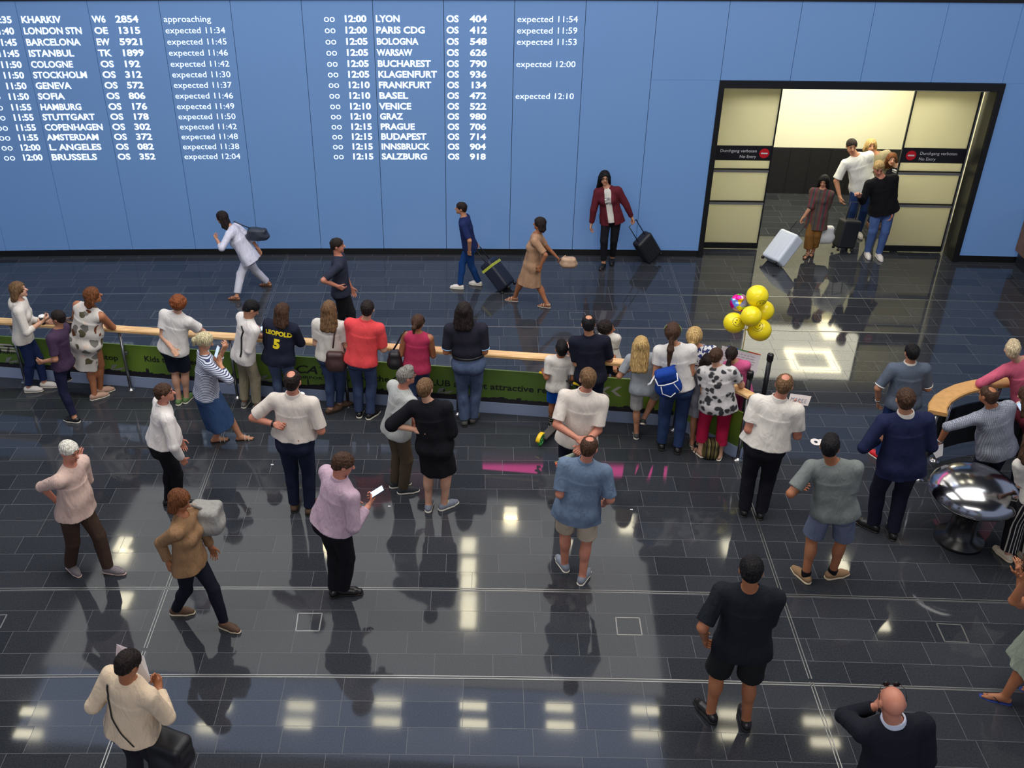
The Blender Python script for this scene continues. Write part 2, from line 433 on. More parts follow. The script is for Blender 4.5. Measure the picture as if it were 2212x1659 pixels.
class Person: pass
def person(label, L, R, head, face=0.0, hy=0.0, hp=0.0, lean=0.0, sx=0.0, sy=0.0, drop=0.0, h=None, w=1.0, belly=0.0, fem=False, hs=1.0,
           aL=None, aR=None, kL=None, kR=None, hair=('short', 'brown'), skin='mid', clothes=(), g=0.0085, curl=(0.5, 0.5), seed=1, tw=0.0, wear=None, glasses=None, cat='person', pitchL=0.0, pitchR=0.0):
    p = Person(); fa = radians(face); fw = V(sin(fa), cos(fa), 0)
    fl, fr = flo(L[0], L[1], L[3] if len(L) > 3 else 0.0), flo(R[0], R[1], R[3] if len(R) > 3 else 0.0)
    base = (fl+fr)/2; base[2] = 0
    base = base+fw*sy+V(fw[1], -fw[0], 0)*sx
    if len(L) > 3 and L[3] > 0.05: base[:2] = fr[:2]*0.75+fl[:2]*0.25
    if len(R) > 3 and R[3] > 0.05: base[:2] = fl[:2]*0.75+fr[:2]*0.25
    hh = h or 1.7
    for _ in range(60):
        T = aty(head[0], head[1], base[1]+lean*hh*fw[1])
        if h: break
        zp = 0.53*hh-drop
        hn = np.linalg.norm(T-V(base[0], base[1], zp))/0.47
        hh += 0.3*(hn-hh)
    p.h = hh
    Rm = np.array([[fw[1], -fw[0], 0], [fw[0], fw[1], 0], [0, 0, 1.0]])     # world -> local (x right, y forward)
    loc = lambda q: Rm@(np.asarray(q, float)-base)
    p.world = lambda q: Rm.T@np.asarray(q, float)+base
    p.wdir = lambda q: Rm.T@np.asarray(q, float)
    root = empty('person', tuple(base), -fa, label=label, cat=cat); p.root = root; p.base = base; p.face = fa
    T = loc(T)
    foot = {-1: loc(fl), 1: loc(fr)}
    fyaw = {-1: radians(L[2]-face), 1: radians(R[2]-face)}
    fp = {-1: radians(pitchL), 1: radians(pitchR)}
    H = hh
    ank = {s: foot[s]+V(0, 0, 0.039*H) for s in (-1, 1)}
    hipx = 0.050*H*math.sqrt(w)
    zp = 0.53*H-drop
    for s in (-1, 1):
        if foot[s][2] < 0.04:
            dx = ank[s][:2]-V(s*hipx, 0); r2 = (0.489*H)**2-dx@dx
            if r2 > 0: zp = min(zp, ank[s][2]+math.sqrt(r2))
    P0 = V(0, 0, zp); u = norm(T-P0)
    # keep torso length honest when the head is pushed forward
    ct, st_ = cos(radians(tw)), sin(radians(tw))
    x = V(ct, -st_, 0); r = norm(x-(x@u)*u); f = np.cross(u, r)
    tl = np.linalg.norm(T-P0)/0.47
    Nk = P0+u*0.292*tl
    a_, b_ = radians(hy), radians(hp)
    f0 = V(sin(a_), cos(a_), 0); rh = V(cos(a_), -sin(a_), 0); fh = f0*cos(b_)-V(0, 0, 1)*sin(b_); uh = V(0, 0, 1)*cos(b_)+f0*sin(b_)
    Hc = T-V(0, 0, 0.060*H*hs)
    A = np.stack([rh, fh, uh])
    hd = lambda X, Y, Z: Hc+(rh*X+fh*Y+uh*Z)*H*hs
    shw = 0.108*H*(0.93 if fem else 1.0)*(0.75+0.25*w)
    Sh = {s: Nk-u*0.022*H+r*s*shw+f*0.004*H for s in (-1, 1)}
    # arms
    E, Wr = {}, {}
    for s, a in ((-1, aL), (1, aR)):
        if a is None: e_t = Sh[s]+V(s*0.035*H, -0.03*H, -0.19*H); w_t = e_t+V(s*0.0, 0.045*H, -0.14*H)
        else:
            tgt = []
            for q in a:
                if len(q) == 4: tgt.append(Sh[s]+H*(V(1, 0, 0)*q[0]*s+V(0, 1, 0)*q[1]+V(0, 0, 1)*q[2]))
                else: tgt.append(loc(aty(q[0], q[1], base[1]+q[2])))
            e_t, w_t = tgt
        E[s] = Sh[s]+norm(e_t-Sh[s])*0.180*H; Wr[s] = E[s]+norm(w_t-E[s])*0.150*H
    # legs
    K = {}; hip = {}
    for s, kn in ((-1, kL), (1, kR)):
        hp_ = P0+V(s*hipx, 0, -0.002*H); hip[s] = hp_
        d = ank[s]-hp_; D = min(np.linalg.norm(d), 0.490*H); l1, l2 = 0.245*H, 0.2465*H
        ank[s] = hp_+norm(d)*D; foot[s] = ank[s]-V(0, 0, 0.039*H)
        pole = V(sin(fyaw[s])*0.7, 0.4+cos(fyaw[s])*0.6, 0) if kn is None else loc(aty(kn[0], kn[1], base[1]+kn[2]))-hp_
        dn = norm(d); ax = norm(pole-(pole@dn)*dn); ca = (l1*l1+D*D-l2*l2)/(2*l1*D); ca = min(1, max(-1, ca))
        K[s] = hp_+dn*l1*ca+ax*l1*math.sqrt(max(0, 1-ca*ca))
    fat = 0.8+0.2*w
    # ---------------- body: one continuous surface
    Bd = S()
    At = np.stack([r, f, u])
    torso = [(P0+u*0.0, (0.094*w, 0.064*w, 0.072)), (P0+u*0.100*H, (0.078*w, 0.056*w, 0.085)), (P0+u*0.205*H, (0.088*(0.5+0.5*w)*(0.94 if fem else 1.03), 0.060*(0.6+0.4*w), 0.092))]
    if belly: torso.append((P0+u*0.085*H+f*(0.022+belly*0.5)*H, (0.082*w, 0.052*w, 0.085)))
    torso += [(P0+V(s*0.042*H, -0.026*H, -0.022*H), (0.052*w, 0.050*w, 0.056)) for s in (-1, 1)]
    if fem: torso += [(P0+u*0.195*H+r*s*0.040*H+f*0.045*H, (0.034*w, 0.032*w, 0.036)) for s in (-1, 1)]
    def addtorso(Sd, off, k=0.05, cut=None, only=None):
        for i, (c, rr) in enumerate(torso):
            if only and i not in only: continue
            Sd.el(c, np.array(rr)*H+off, At, k=k*H/1.7, cut=cut)
        if not only or 'sh' in only:
            for s in (-1, 1):
                Sd.rc(Nk-u*0.030*H, Sh[s]-r*s*0.012*H-u*0.008*H, 0.042*H*fat+off, 0.033*H*fat+off, k=0.06, cut=cut)
                Sd.rc(Nk+u*0.012*H, Sh[s]-r*s*0.03*H-u*0.006*H, 0.024*H+off*0.7, 0.024*H+off*0.7, k=0.05, cut=cut)
    addtorso(Bd, 0.0)
    fl_ = fat
    for s in (-1, 1):
        Bd.rc(Sh[s], E[s], 0.0300*H*fl_, 0.0235*H*fl_, k=0.03)
        Bd.rc(E[s], Wr[s], 0.0245*H*fl_, 0.0155*H*(0.5+0.5*fl_), k=0.012)
        Bd.rc(hip[s], K[s], 0.050*H*w**0.6, 0.033*H*fl_, k=0.03)
        Bd.rc(K[s], ank[s], 0.0315*H*fl_, 0.0200*H*fl_, k=0.012)
        kd = norm(ank[s]-K[s]); back = -norm(V(sin(fyaw[s]), cos(fyaw[s]), 0)); back = norm(back-(back@kd)*kd)
        Bd.el(K[s]+kd*0.075*H+back*0.010*H, V(0.030*fl_, 0.030*fl_, 0.062)*H, np.stack([norm(np.cross(back, kd)), back, kd]), k=0.025)
    # neck and head
    Bd.rc(Nk-u*0.01*H, hd(0, -0.014, -0.028), 0.033*H*fat*(0.86 if fem else 1.0), 0.031*H*hs*(0.88 if fem else 1.0), k=0.03)
    Hs = H*hs
    Bd.el(hd(0, -0.004, 0.012), V(0.0425, 0.0555, 0.049)*Hs, A, k=0.02)
    Bd.el(hd(0, 0.014, -0.022), V(0.0345, 0.0400, 0.042)*Hs, A, k=0.02)
    Bd.el(hd(0, 0.040, -0.054), V(0.014, 0.012, 0.011)*Hs, A, k=0.02)
    Bd.rc(hd(0, 0.050, 0.004), hd(0, 0.0635, -0.015), 0.005*Hs, 0.0085*Hs, k=0.008)
    for s in (-1, 1):
        Bd.el(hd(s*0.0445, -0.006, -0.004), V(0.0065, 0.0135, 0.018)*Hs, A, k=0.006)
        Bd.rc(hd(s*0.010, 0.0495, 0.014), hd(s*0.026, 0.043, 0.013), 0.005*Hs, k=0.010)
        Bd.el(hd(s*0.017, 0.053, 0.004), V(0.010, 0.006, 0.006)*Hs, A, k=0, sub=True)
        Bd.el(hd(s*0.017, 0.0435, 0.004), V(0.0085, 0.0075, 0.0075)*Hs, A, k=0.002)
    Bd.rc(hd(-0.010, 0.0475, -0.034), hd(0.010, 0.0475, -0.034), 0.0055*Hs, k=0.006)
    # hands: palm, four bent fingers, thumb
    p.hand = {}; p.hdir = {}; p.hn = {}
    for s in (-1, 1):
        d = norm(Wr[s]-E[s]); t = V(0, 1, 1.0)-0.0; t = norm(t-(t@d)*d); n = np.cross(t, d)*s
        cu_ = curl[0 if s < 0 else 1]
        hk = H*(1.0 if hs < 1.1 else 1.08)
        pc = Wr[s]+d*0.030*hk
        Bd.bx(pc, V(0.0225, 0.032, 0.0095)*hk, 0.009*hk, np.stack([t, d, n]), k=0.012)
        for q, (o, ln) in enumerate(((0.0165, 0.043), (0.0055, 0.048), (-0.0055, 0.045), (-0.0160, 0.036))):
            b0 = Wr[s]+d*(0.058-0.003*abs(q-1))*hk+t*o*hk; cq = cu_*(1+0.12*q); fan = t*o*5.0
            d1 = norm(d*cos(cq)+n*sin(cq)+fan*0.9); d2 = norm(d*cos(2.1*cq)+n*sin(2.1*cq)+fan*0.6)
            m1 = b0+d1*ln*0.55*hk; Bd.rc(b0, m1, 0.0054*hk, 0.0049*hk, k=0.004); Bd.rc(m1, m1+d2*ln*0.5*hk, 0.0049*hk, 0.0041*hk, k=0.003)
        tb = Wr[s]+d*0.016*hk+t*0.018*hk; t1 = tb+norm(d*0.75+t*0.85+n*0.35*cu_)*0.024*hk; t2 = t1+norm(d+t*0.25+n*0.8*cu_)*0.022*hk
        Bd.rc(tb, t1, 0.0075*hk, 0.0058*hk, k=0.010); Bd.rc(t1, t2, 0.0058*hk, 0.0046*hk, k=0.003)
        p.hand[s] = p.world(Wr[s]+d*0.062*hk+n*0.016*hk); p.hdir[s] = p.wdir(d); p.hn[s] = p.wdir(n)
    p.wr = {s: Wr[s] for s in (-1, 1)}; p.el = E
    # feet
    FM = {}
    for s in (-1, 1):
        fd = V(sin(fyaw[s]), cos(fyaw[s]), 0); pu = V(0, 0, 1.0)
        fd2 = fd*cos(fp[s])-pu*sin(fp[s]); pu2 = pu*cos(fp[s])+fd*sin(fp[s]); sd = np.cross(fd2, pu2)
        FM[s] = (lambda X, Y, Z, a=ank[s], fd2=fd2, pu2=pu2, sd=sd: a+(sd*X+fd2*Y+pu2*(Z-0.039))*H, np.stack([sd, fd2, pu2]))
        q, _ = FM[s]
        Bd.rc(q(0, -0.020, 0.022), q(0, 0.064, 0.016), 0.0175*H, 0.0165*H, k=0.02)
        Bd.rc(q(0, -0.002, 0.040), q(0, 0.045, 0.022), 0.0190*H, 0.0150*H, k=0.02)
        Bd.rc(q(-0.010, 0.066, 0.012), q(-0.008, 0.098, 0.010), 0.0090*H, 0.0075*H, k=0.012)
        Bd.rc(q(0.006, 0.066, 0.012), q(0.010, 0.090, 0.010), 0.0100*H, 0.0070*H, k=0.012)
    v, qd = Bd.mesh(g)
    sm = skinmat('skin_'+skin, SK[skin])
    body = meshobj('body', v, None, [sm, plain('eye_dark', (40, 30, 28), 0.3), plain('lip', tuple(int(c*k) for c, k in zip(SK[skin], (0.86, 0.62, 0.62))), 0.45)], root, True, quads=qd)
    fc = v[qd].mean(1); ql = (fc-Hc)@A.T/Hs
    mi = np.zeros(len(qd), np.int32)
    ax_ = np.abs(ql[:, 0])
    mi[(((ax_-0.017)/0.0085)**2+((ql[:, 2]-0.003)/0.0042)**2 < 1) & (ql[:, 1] > 0.03)] = 1
    mi[(ax_ > 0.007) & (ax_ < 0.027) & (np.abs(ql[:, 2]-0.0165) < 0.0026) & (ql[:, 1] > 0.03)] = 1
    mi[((ql[:, 0]/0.0135)**2+((ql[:, 2]+0.034)/0.0050)**2 < 1) & (ql[:, 1] > 0.03)] = 2
    body.data.polygons.foreach_set('material_index', mi)
    # ---------------- hair
    style, hc = hair[0], hair[1]
    if style != 'bald':
        hm = hairmat('hair_'+hc, HB[hc])
        hr = S(creases(0.0016*Hs/1.7*(3.2 if style == 'curly' else 1.6), 120 if style != 'curly' else 75, seed, 0.25 if style not in ('curly', 'short', 'crown', 'top') else 1.0), 0.006)
        th = {'short': 0.0065, 'crown': 0.005, 'top': 0.006, 'buzz': 0.003}.get(style, 0.010)
        if style == 'curly':
            hr.el(hd(0, -0.016, 0.012), V(0.066, 0.068, 0.064)*Hs, A, k=0.02)
        else:
            hr.el(hd(0, -0.006, 0.014), V(0.0435+th, 0.0560+th, 0.0490+th)*Hs, A, k=0.02)
            if style in ('short', 'top', 'crown', 'buzz'): hr.el(hd(0, -0.030, -0.014), V(0.034+th*0.6, 0.026+th, 0.034)*Hs, A, k=0.015)
        if style == 'top': hr.el(hd(0, 0.018, 0.054), V(0.034, 0.034, 0.020)*Hs, A, k=0.02)
        fy = 0.050 if style != 'curly' else 0.03
        # clear the face: below the fringe line at the front, below the nape at the back
        hr.rc(hd(0, 0.078, -0.050), hd(0, 0.074, 0.000), 0.050*Hs, 0.040*Hs, k=0, sub=True)
        pn = norm(uh*1.0-fh*0.0); 
        if style in ('short', 'top', 'crown', 'buzz'): hr.plane(hd(0, 0, -0.010), -(uh+fh*-0.62)); 
        elif style == 'curly': hr.plane(hd(0, 0, -0.040), -(uh+fh*-0.45))
        if style == 'crown': hr.el(hd(0, -0.022, 0.066), V(0.030, 0.034, 0.022)*Hs, A, k=0, sub=True)
        if style == 'crown2': pass
        if style in ('long', 'longer', 'bob', 'half'):
            bk = -fh; dn = V(0, 0, -1.0)
            ln = {'long': 0.150, 'longer': 0.200, 'bob': 0.060, 'half': 0.105}[style]*H
            for sx_, fwd_ in ((0, -0.034), (-0.028, -0.026), (0.028, -0.026), (-0.044, -0.004), (0.044, -0.004)):
                a0 = hd(sx_, fwd_, 0.0); l2 = ln*(1.0 if abs(sx_) < 0.03 else 0.86)
                e0 = a0+dn*l2+bk*0.034*H*(l2/ (0.15*H))+rh*sx_*0.35*H
                hr.rc(a0, e0, 0.030*Hs if abs(sx_) < 0.03 else 0.019*Hs, 0.026*Hs if abs(sx_) < 0.03 else 0.015*Hs, k=0.02)
        if style in ('pony', 'ponylong'):
            hr.plane(hd(0, 0, -0.018), -(uh+fh*-0.55)) if False else None
            a0 = hd(0, -0.062, 0.012 if style == 'pony' else -0.010)
            e0 = a0+V(0, 0, -1)*(0.075 if style == 'pony' else 0.185)*H-fh*0.035*H
            mid = a0*0.6+e0*0.4-fh*0.014*H
            hr.rc(a0, mid, 0.014*Hs, 0.022*Hs if style != 'pony' else 0.018*Hs, k=0.02); hr.rc(mid, e0, 0.022*Hs if style != 'pony' else 0.018*Hs, 0.010*Hs, k=0.02)
            hr.el(hd(0, -0.030, -0.016), V(0.036, 0.026, 0.032)*Hs, A, k=0.02)
        if style == 'bun':
            hr.el(hd(0, -0.058, -0.016), V(0.024, 0.022, 0.022)*Hs, A, k=0.01); hr.el(hd(0, -0.030, -0.020), V(0.036, 0.024, 0.028)*Hs, A, k=0.02)
        ho = hr.obj('hair', min(g, 0.008), hm, root)
        if style in ('pony', 'ponylong'):
            a0 = hd(0, -0.064, 0.012 if style == 'pony' else -0.010)
            B().lathe([(0.013*Hs, -0.008), (0.0165*Hs, -0.004), (0.0165*Hs, 0.004), (0.013*Hs, 0.008)], a0, 14, np.stack([rh, uh, -fh]).T).build('hair_tie', plain('hair_tie', (30, 28, 30), 0.7), ho, True)
    # ---------------- clothing
    p.S = {}; p.fr = (P0, u, r, f, Nk, H, Hc, A)
    p.hd = lambda X, Y, Z: p.world(hd(X, Y, Z))
    cs = g
    for ci, c in enumerate(clothes):
        kind = c[0]; mat = c[1]; o = c[2] if len(c) > 2 else {}
        nm = o.get('name', kind)
        off = o.get('off', 0.015 if kind in ('t_shirt', 'shirt', 'polo_shirt', 'blouse', 'tank_top', 'jersey', 'jacket', 'dress', 'cardigan', 'hoodie', 'sweater', 'top') else 0.007)*H/1.7
        cr = creases(o.get('cr', 0.0032), 17, seed*7+ci, 0.7)
        if kind in ('t_shirt', 'shirt', 'polo_shirt', 'blouse', 'tank_top', 'jersey', 'jacket', 'dress', 'cardigan', 'hoodie', 'sweater', 'top'):
            Sd = S(cr, 0.006)
            hem = o.get('hem', -0.02)*H; sl = o.get('sl', 0.85); so = o.get('so', 0.010)*H/1.7; loose = o.get('loose', 0.012)
            hp_pt = P0+u*hem; cut = [(hp_pt, -u)]
            addtorso(Sd, off, cut=cut)
            if o.get('drape', True) and hem < 0.06*H:
                bw = o.get('bw', 0.097*w+loose); bd = o.get('bd', 0.068*w+loose*0.8+belly*0.45)
                Sd.ec(P0+u*0.20*H+f*belly*0.2*H, hp_pt+f*belly*0.3*H, (0.084*H*w**0.7, 0.058*H*w), (bw*H, bd*H), r, k=0.04, n=o.get('folds', 7), amp=0.006)
            for s in (-1, 1):
                if sl <= 0: 
                    continue
                d = norm(E[s]-Sh[s]); t = min(sl, 1.0)
                en = Sh[s]+d*0.180*H*t+d*(0.0 if sl <= 1 else 0.01)
                cutp = [(Sh[s]+d*0.180*H*t, d)] if sl < 1 else None
                r0 = 0.0305*H*fat+off; r1 = (0.0235+0.0065*(1-t))*H*fat+off*0.6+so*(1 if sl < 1.05 else 0.6)
                Sd.rc(Sh[s], Sh[s]+d*0.180*H*t+d*(0.03 if sl < 1 else 0), r0, r1, k=0.035, cut=cutp)
                if sl > 1:
                    d2 = norm(Wr[s]-E[s]); t2 = sl-1; e2 = E[s]+d2*0.150*H*t2
                    Sd.rc(E[s], e2+d2*0.02, r1, 0.0175*H*fat+off*0.7+so*0.3, k=0.012, cut=[(e2, d2)])
            if sl <= 0:
                for s in (-1, 1): Sd.rc(Sh[s]+r*s*0.03*H-u*0.02*H, Sh[s]+r*s*0.02*H+u*0.06*H, 0.040*H, 0.044*H, k=0, sub=True)
            nr = o.get('nr', 0.037)
            nb = o.get('nb', 0.022)
            Sd.rc(Nk+u*(nb+0.012)*H+f*0.006*H, Hc, nr*H, nr*1.5*H, k=0, sub=True)
            if o.get('open'):
                Sd.bx(P0+f*0.12*H+u*0.12*H-r*0.01*H, V(0.032, 0.08, 0.22)*H, 0.02, At, k=0, sub=True)
            ob = Sd.obj(nm, cs, mat, root); p.S[nm] = Sd; p.top = ob
            if 'collar' in o:
                Co = S(); a0 = Nk+u*0.000*H; b0 = Nk+u*0.030*H+norm(Hc-Nk)*0.012*H
                Co.ec(a0, b0, (0.050*H*fat, 0.048*H*fat), (0.041*H*fat, 0.041*H*fat), r); Co.ec(a0-u*0.01, b0+u*0.01, (0.042*H*fat, 0.040*H*fat), (0.033*H*fat, 0.033*H*fat), r, k=0, sub=True)
                Co.obj('collar', 0.006, o['collar'], ob)
            if 'hood' in o:
                Ho = S(); Ho.el(Nk-f*0.052*H-u*0.006*H, V(0.060, 0.032, 0.058)*H, At); Ho.rc(Nk-f*0.02*H+u*0.012*H+r*0.045*H, Nk-f*0.02*H+u*0.012*H-r*0.045*H, 0.026*H); Ho.obj('hood', cs, mat, ob)
            if 'trim' in o:
                for s in (-1, 1):
                    d = norm(E[s]-Sh[s]); q = Sh[s]+d*0.180*H*sl; rr = (0.0235+0.0065*(1-sl))*H*fat+off*0.6+so+0.003
                    B().lathe([(rr-0.004, -0.007), (rr+0.001, -0.006), (rr+0.001, 0.006), (rr-0.004, 0.007)], q, 22, np.stack([norm(np.cross(d, f)), norm(np.cross(d, np.cross(d, f))), d]).T).build('sleeve_trim', o['trim'], ob, True)
            if 'neckband' in o:
                q = Nk+u*0.010*H; rr = 0.042*H
                B().tube([q+(r*cos(t)*rr*1.02+f*(sin(t)*rr+0.004*H)+u*(0.016 if sin(t) < 0 else 0.0)*0.3*H*abs(sin(t))) for t in np.arange(24)*2*pi/24], 0.0065, 8, True).build('neckband', o['neckband'], ob, True)
        elif kind in ('trousers', 'jeans', 'shorts', 'leggings', 'capri_trousers', 'cargo_trousers'):
            Sd = S(cr, 0.006); m = o.get('len', 1.96 if kind != 'shorts' else 0.85); wide = o.get('wide', 0.0)
            wz = o.get('waist', 0.075)*H; cut = [(P0+u*wz, u)]
            addtorso(Sd, off, cut=cut, only=(0, 1, 3, 4) if not belly else (0, 1, 4, 5))
            for s in (-1, 1):
                d = norm(K[s]-hip[s]); l1 = np.linalg.norm(K[s]-hip[s])
                ra, rb = 0.050*H*w**0.6+off, 0.0345*H*fat+off*1.1+wide*0.6
                if m <= 1.0:
                    e = hip[s]+d*l1*m; Sd.rc(hip[s], e+d*0.04, ra, 0.040*H*fat+off+wide, k=0.03, cut=[(e, d)])
                else:
                    Sd.rc(hip[s], K[s], ra, rb, k=0.03)
                    d2 = norm(ank[s]-K[s]); l2 = np.linalg.norm(ank[s]-K[s]); e = K[s]+d2*l2*(m-1)
                    bk_ = -norm(V(sin(fyaw[s]), cos(fyaw[s]), 0)); bk_ = norm(bk_-(bk_@d2)*d2)
                    Sd.el(K[s]+d2*0.070*H+bk_*0.010*H, V(0.030*fl_, 0.030*fl_, 0.066)*H+off*0.9, np.stack([norm(np.cross(bk_, d2)), bk_, d2]), k=0.025, cut=[(e, d2)])
                    Sd.rc(K[s], e+d2*0.03, rb, (0.0345-0.0095*(m-1))*H*fat+off*0.8+wide, k=0.015, cut=[(e, d2)])
            ob = Sd.obj(nm, cs, mat, root); p.S[nm] = Sd
            if 'belt' in o:
                rw, rd = 0.079*w*H+off+0.012, 0.058*w*H+off+0.012+belly*0.4*H
                q = P0+u*(wz-0.012)+f*belly*0.2*H
                bl = B(); nn = 36; z1 = 0.017
                bv = [q+r*cos(t)*rr_*rw+f*sin(t)*rr_*rd+u*zz for zz, rr_ in ((-z1, 1.0), (-z1, 1.05), (z1, 1.05), (z1, 1.0)) for t in np.arange(nn)*2*pi/nn]
                bl.add(bv, [(i*nn+k, i*nn+(k+1) % nn, ((i+1) % 4)*nn+(k+1) % nn, ((i+1) % 4)*nn+k) for i in range(4) for k in range(nn)])
                bl.build('belt', o['belt'], ob, True)
            if 'patch' in o:
                q = P0+u*(wz-0.03)-f*(0.064*w*H+off+0.020)+r*0.035*H
                B().box(q, (0.032, 0.005, 0.022), At.T).build('label_patch', o['patch'], ob, bevel=0.003)
        elif kind == 'skirt':
            Sd = S(cr, 0.008); zb = o.get('bottom', -0.25)*H; mid = (foot[-1]+foot[1])/2; tt = -zb/zp
            bc = P0*(1-tt)+mid*tt; bc[2] = zp+zb
            spread = np.abs(foot[1]-foot[-1]).max()*0.5
            Sd.ec(P0+u*0.07*H, P0-u*0.01*H, (0.082*H*w, 0.062*H*w), (0.102*H*w, 0.080*H*w), r, k=0.03)
            Sd.ec(P0-u*0.0*H, bc, (0.102*H*w, 0.082*H*w), (o.get('bw', 0.10)*H+spread*tt*0.7, o.get('bd', 0.085)*H+spread*tt*0.3), r, k=0.02, n=o.get('folds', 6), amp=o.get('amp', 0.010))
            for s in (-1, 1): Sd.el(P0+V(s*0.042*H, -0.026*H, -0.022*H), V(0.054*w, 0.056*w, 0.060)*H, At, k=0.03)
            ob = Sd.obj(nm, cs, mat, root); p.S[nm] = Sd
        elif kind in ('shoe', 'sneaker', 'sandal', 'flip_flop', 'boot', 'sock'):
            for s in (-1, 1):
                if o.get('only') and o['only'] != s: continue
                q, FA = FM[s]
                if kind == 'sock':
                    Sd = S(); d2 = norm(ank[s]-K[s]); top_ = ank[s]-d2*o.get('high', 0.06)*H
                    Sd.rc(q(0, 0, 0.045), top_-d2*0.02, 0.0235*H*fat+0.003, 0.0265*H*fat+0.004, k=0.01, cut=[(top_, -d2)]); Sd.obj('sock', 0.007, mat, root); continue
                Su = S(); So = S()
                pu2 = FA[2]
                if kind in ('shoe', 'sneaker', 'boot'):
                    Su.rc(q(0, -0.020, 0.026), q(0, 0.062, 0.022), 0.0225*H, 0.0250*H, k=0.02)
                    Su.rc(q(0, 0.062, 0.020), q(0.001, 0.096, 0.017), 0.0245*H, 0.0175*H, k=0.02)
                    Su.rc(q(0, -0.006, 0.034), q(0, 0.040, 0.030), 0.0235*H, 0.0190*H, k=0.02)
                    if kind == 'boot': Su.rc(q(0, -0.004, 0.03), q(0, -0.004, 0.075), 0.0255*H, 0.0255*H, k=0.02)
                    else: Su.plane(q(0, 0, 0.054), pu2)
                    Su.plane(q(0, 0, 0.012), -pu2)
                    ob = Su.obj(kind, 0.007, mat, root)
                    if o.get('hole', True) and kind != 'boot': pass
                    wd = 0.0270 if kind != 'shoe' else 0.0258
                    So.rc(q(0, -0.020, 0.010), q(0, 0.062, 0.010), 0.0240*H, wd*H, k=0.01); So.rc(q(0, 0.062, 0.010), q(0.001, 0.098, 0.010), wd*H, 0.0190*H, k=0.01)
                    So.plane(q(0, 0, 0.0005), -pu2); So.plane(q(0, 0, 0.0150 if kind != 'shoe' else 0.009), pu2)
                    So.obj('sole', 0.006, o.get('sole', mat), ob)
                    if 'laces' in o:
                        lb = B()
                        for yy in (0.030, 0.040, 0.050): lb.tube([q(-0.014, yy, 0.046-(yy-0.03)*0.45), q(0, yy+0.004, 0.0535-(yy-0.03)*0.45), q(0.014, yy, 0.046-(yy-0.03)*0.45)], 0.0035, 6)
                        lb.build('laces', o['laces'], ob, True)
                else:
                    So.rc(q(0, -0.022, 0.004), q(0, 0.062, 0.004), 0.0200*H, 0.0235*H, k=0.01); So.rc(q(0, 0.062, 0.004), q(0.001, 0.096, 0.004), 0.0235*H, 0.0170*H, k=0.01)
                    So.plane(q(0, 0, -0.004), -pu2); So.plane(q(0, 0, 0.0045), pu2)
                    ob = So.obj(kind, 0.006, o.get('sole', mat), root)
                    sb = B()
                    def arc(y, rw, zt, y2=None): return [q(rw*cos(t), y+((y2 or y)-y)*sin(t), 0.004+zt*sin(t)) for t in np.linspace(0, pi, 13)]
                    if kind == 'sandal':
                        sb.tube(arc(0.066, 0.0255, 0.030), 0.006, 8, sq=(0.011, 0.0035)); sb.tube(arc(0.036, 0.0225, 0.040), 0.006, 8, sq=(0.009, 0.0035))
                        if o.get('ankle'): sb.tube([q(0.0235*cos(t), -0.004+0.026*sin(t), 0.040) for t in np.arange(16)*2*pi/16], 0.005, 6, True)
                    else:
                        for xx in (-1, 1): sb.tube([q(xx*0.021, 0.020, 0.006), q(xx*0.016, 0.045, 0.030), q(-0.001, 0.078, 0.022), q(-0.001, 0.082, 0.006)], 0.005, 6)
                    sb.build('strap', mat, ob, True)
    if glasses:
        gm = plain('frame_'+glasses, (22, 20, 22), 0.25)
        gb = B()
        up_ = 0.0 if glasses != 'top' else 0.050; fw_ = 0.0 if glasses != 'top' else -0.020
        if glasses == 'top':
            for s in (-1, 1): gb.lathe([(0.001, -0.002), (0.012*Hs, -0.002), (0.012*Hs, 0.002), (0.001, 0.002)], hd(s*0.019, 0.058+fw_, 0.004+up_), 14, np.stack([rh, uh, fh]).T)
        for s in (-1, 1):
            gb.tube([hd(s*(0.018+0.013*cos(t)), 0.058+fw_, 0.004+up_+0.010*sin(t)) for t in np.arange(14)*2*pi/14], 0.0022, 6, True)
            gb.tube([hd(s*0.031, 0.056+fw_, 0.006+up_), hd(s*0.0475, 0.04+fw_, 0.006+up_*0.8), hd(s*0.050, -0.006, 0.006+up_*0.15)], 0.0024, 6)
        gb.tube([hd(-0.006, 0.060+fw_, 0.006+up_), hd(0.006, 0.060+fw_, 0.006+up_)], 0.0022, 6)
        gb.build('glasses', gm, root, True)
    if wear:
        for it in wear:
            if it[0] == 'watch':
                s = it[1]; d = norm(Wr[s]-E[s]); q = Wr[s]-d*0.012*H; rr = 0.0185*H*fat
                ax = np.stack([norm(np.cross(d, u)), norm(np.cross(d, np.cross(d, u))), d]).T
                wo = B().lathe([(rr-0.003, -0.011), (rr+0.002, -0.010), (rr+0.002, 0.010), (rr-0.003, 0.011)], q, 18, ax).build('wristwatch', it[2], root, True)
            elif it[0] == 'headband':
                B().tube([hd(0.0525*cos(t), 0.010-0.012*sin(t), 0.012+0.054*sin(t)) for t in np.linspace(-0.1, pi+0.1, 18)], 0.01, 8, sq=(0.008, 0.004)).build('hairband', it[1], root, True)
            elif it[0] == 'sleeve_brace':
                pass
    return p
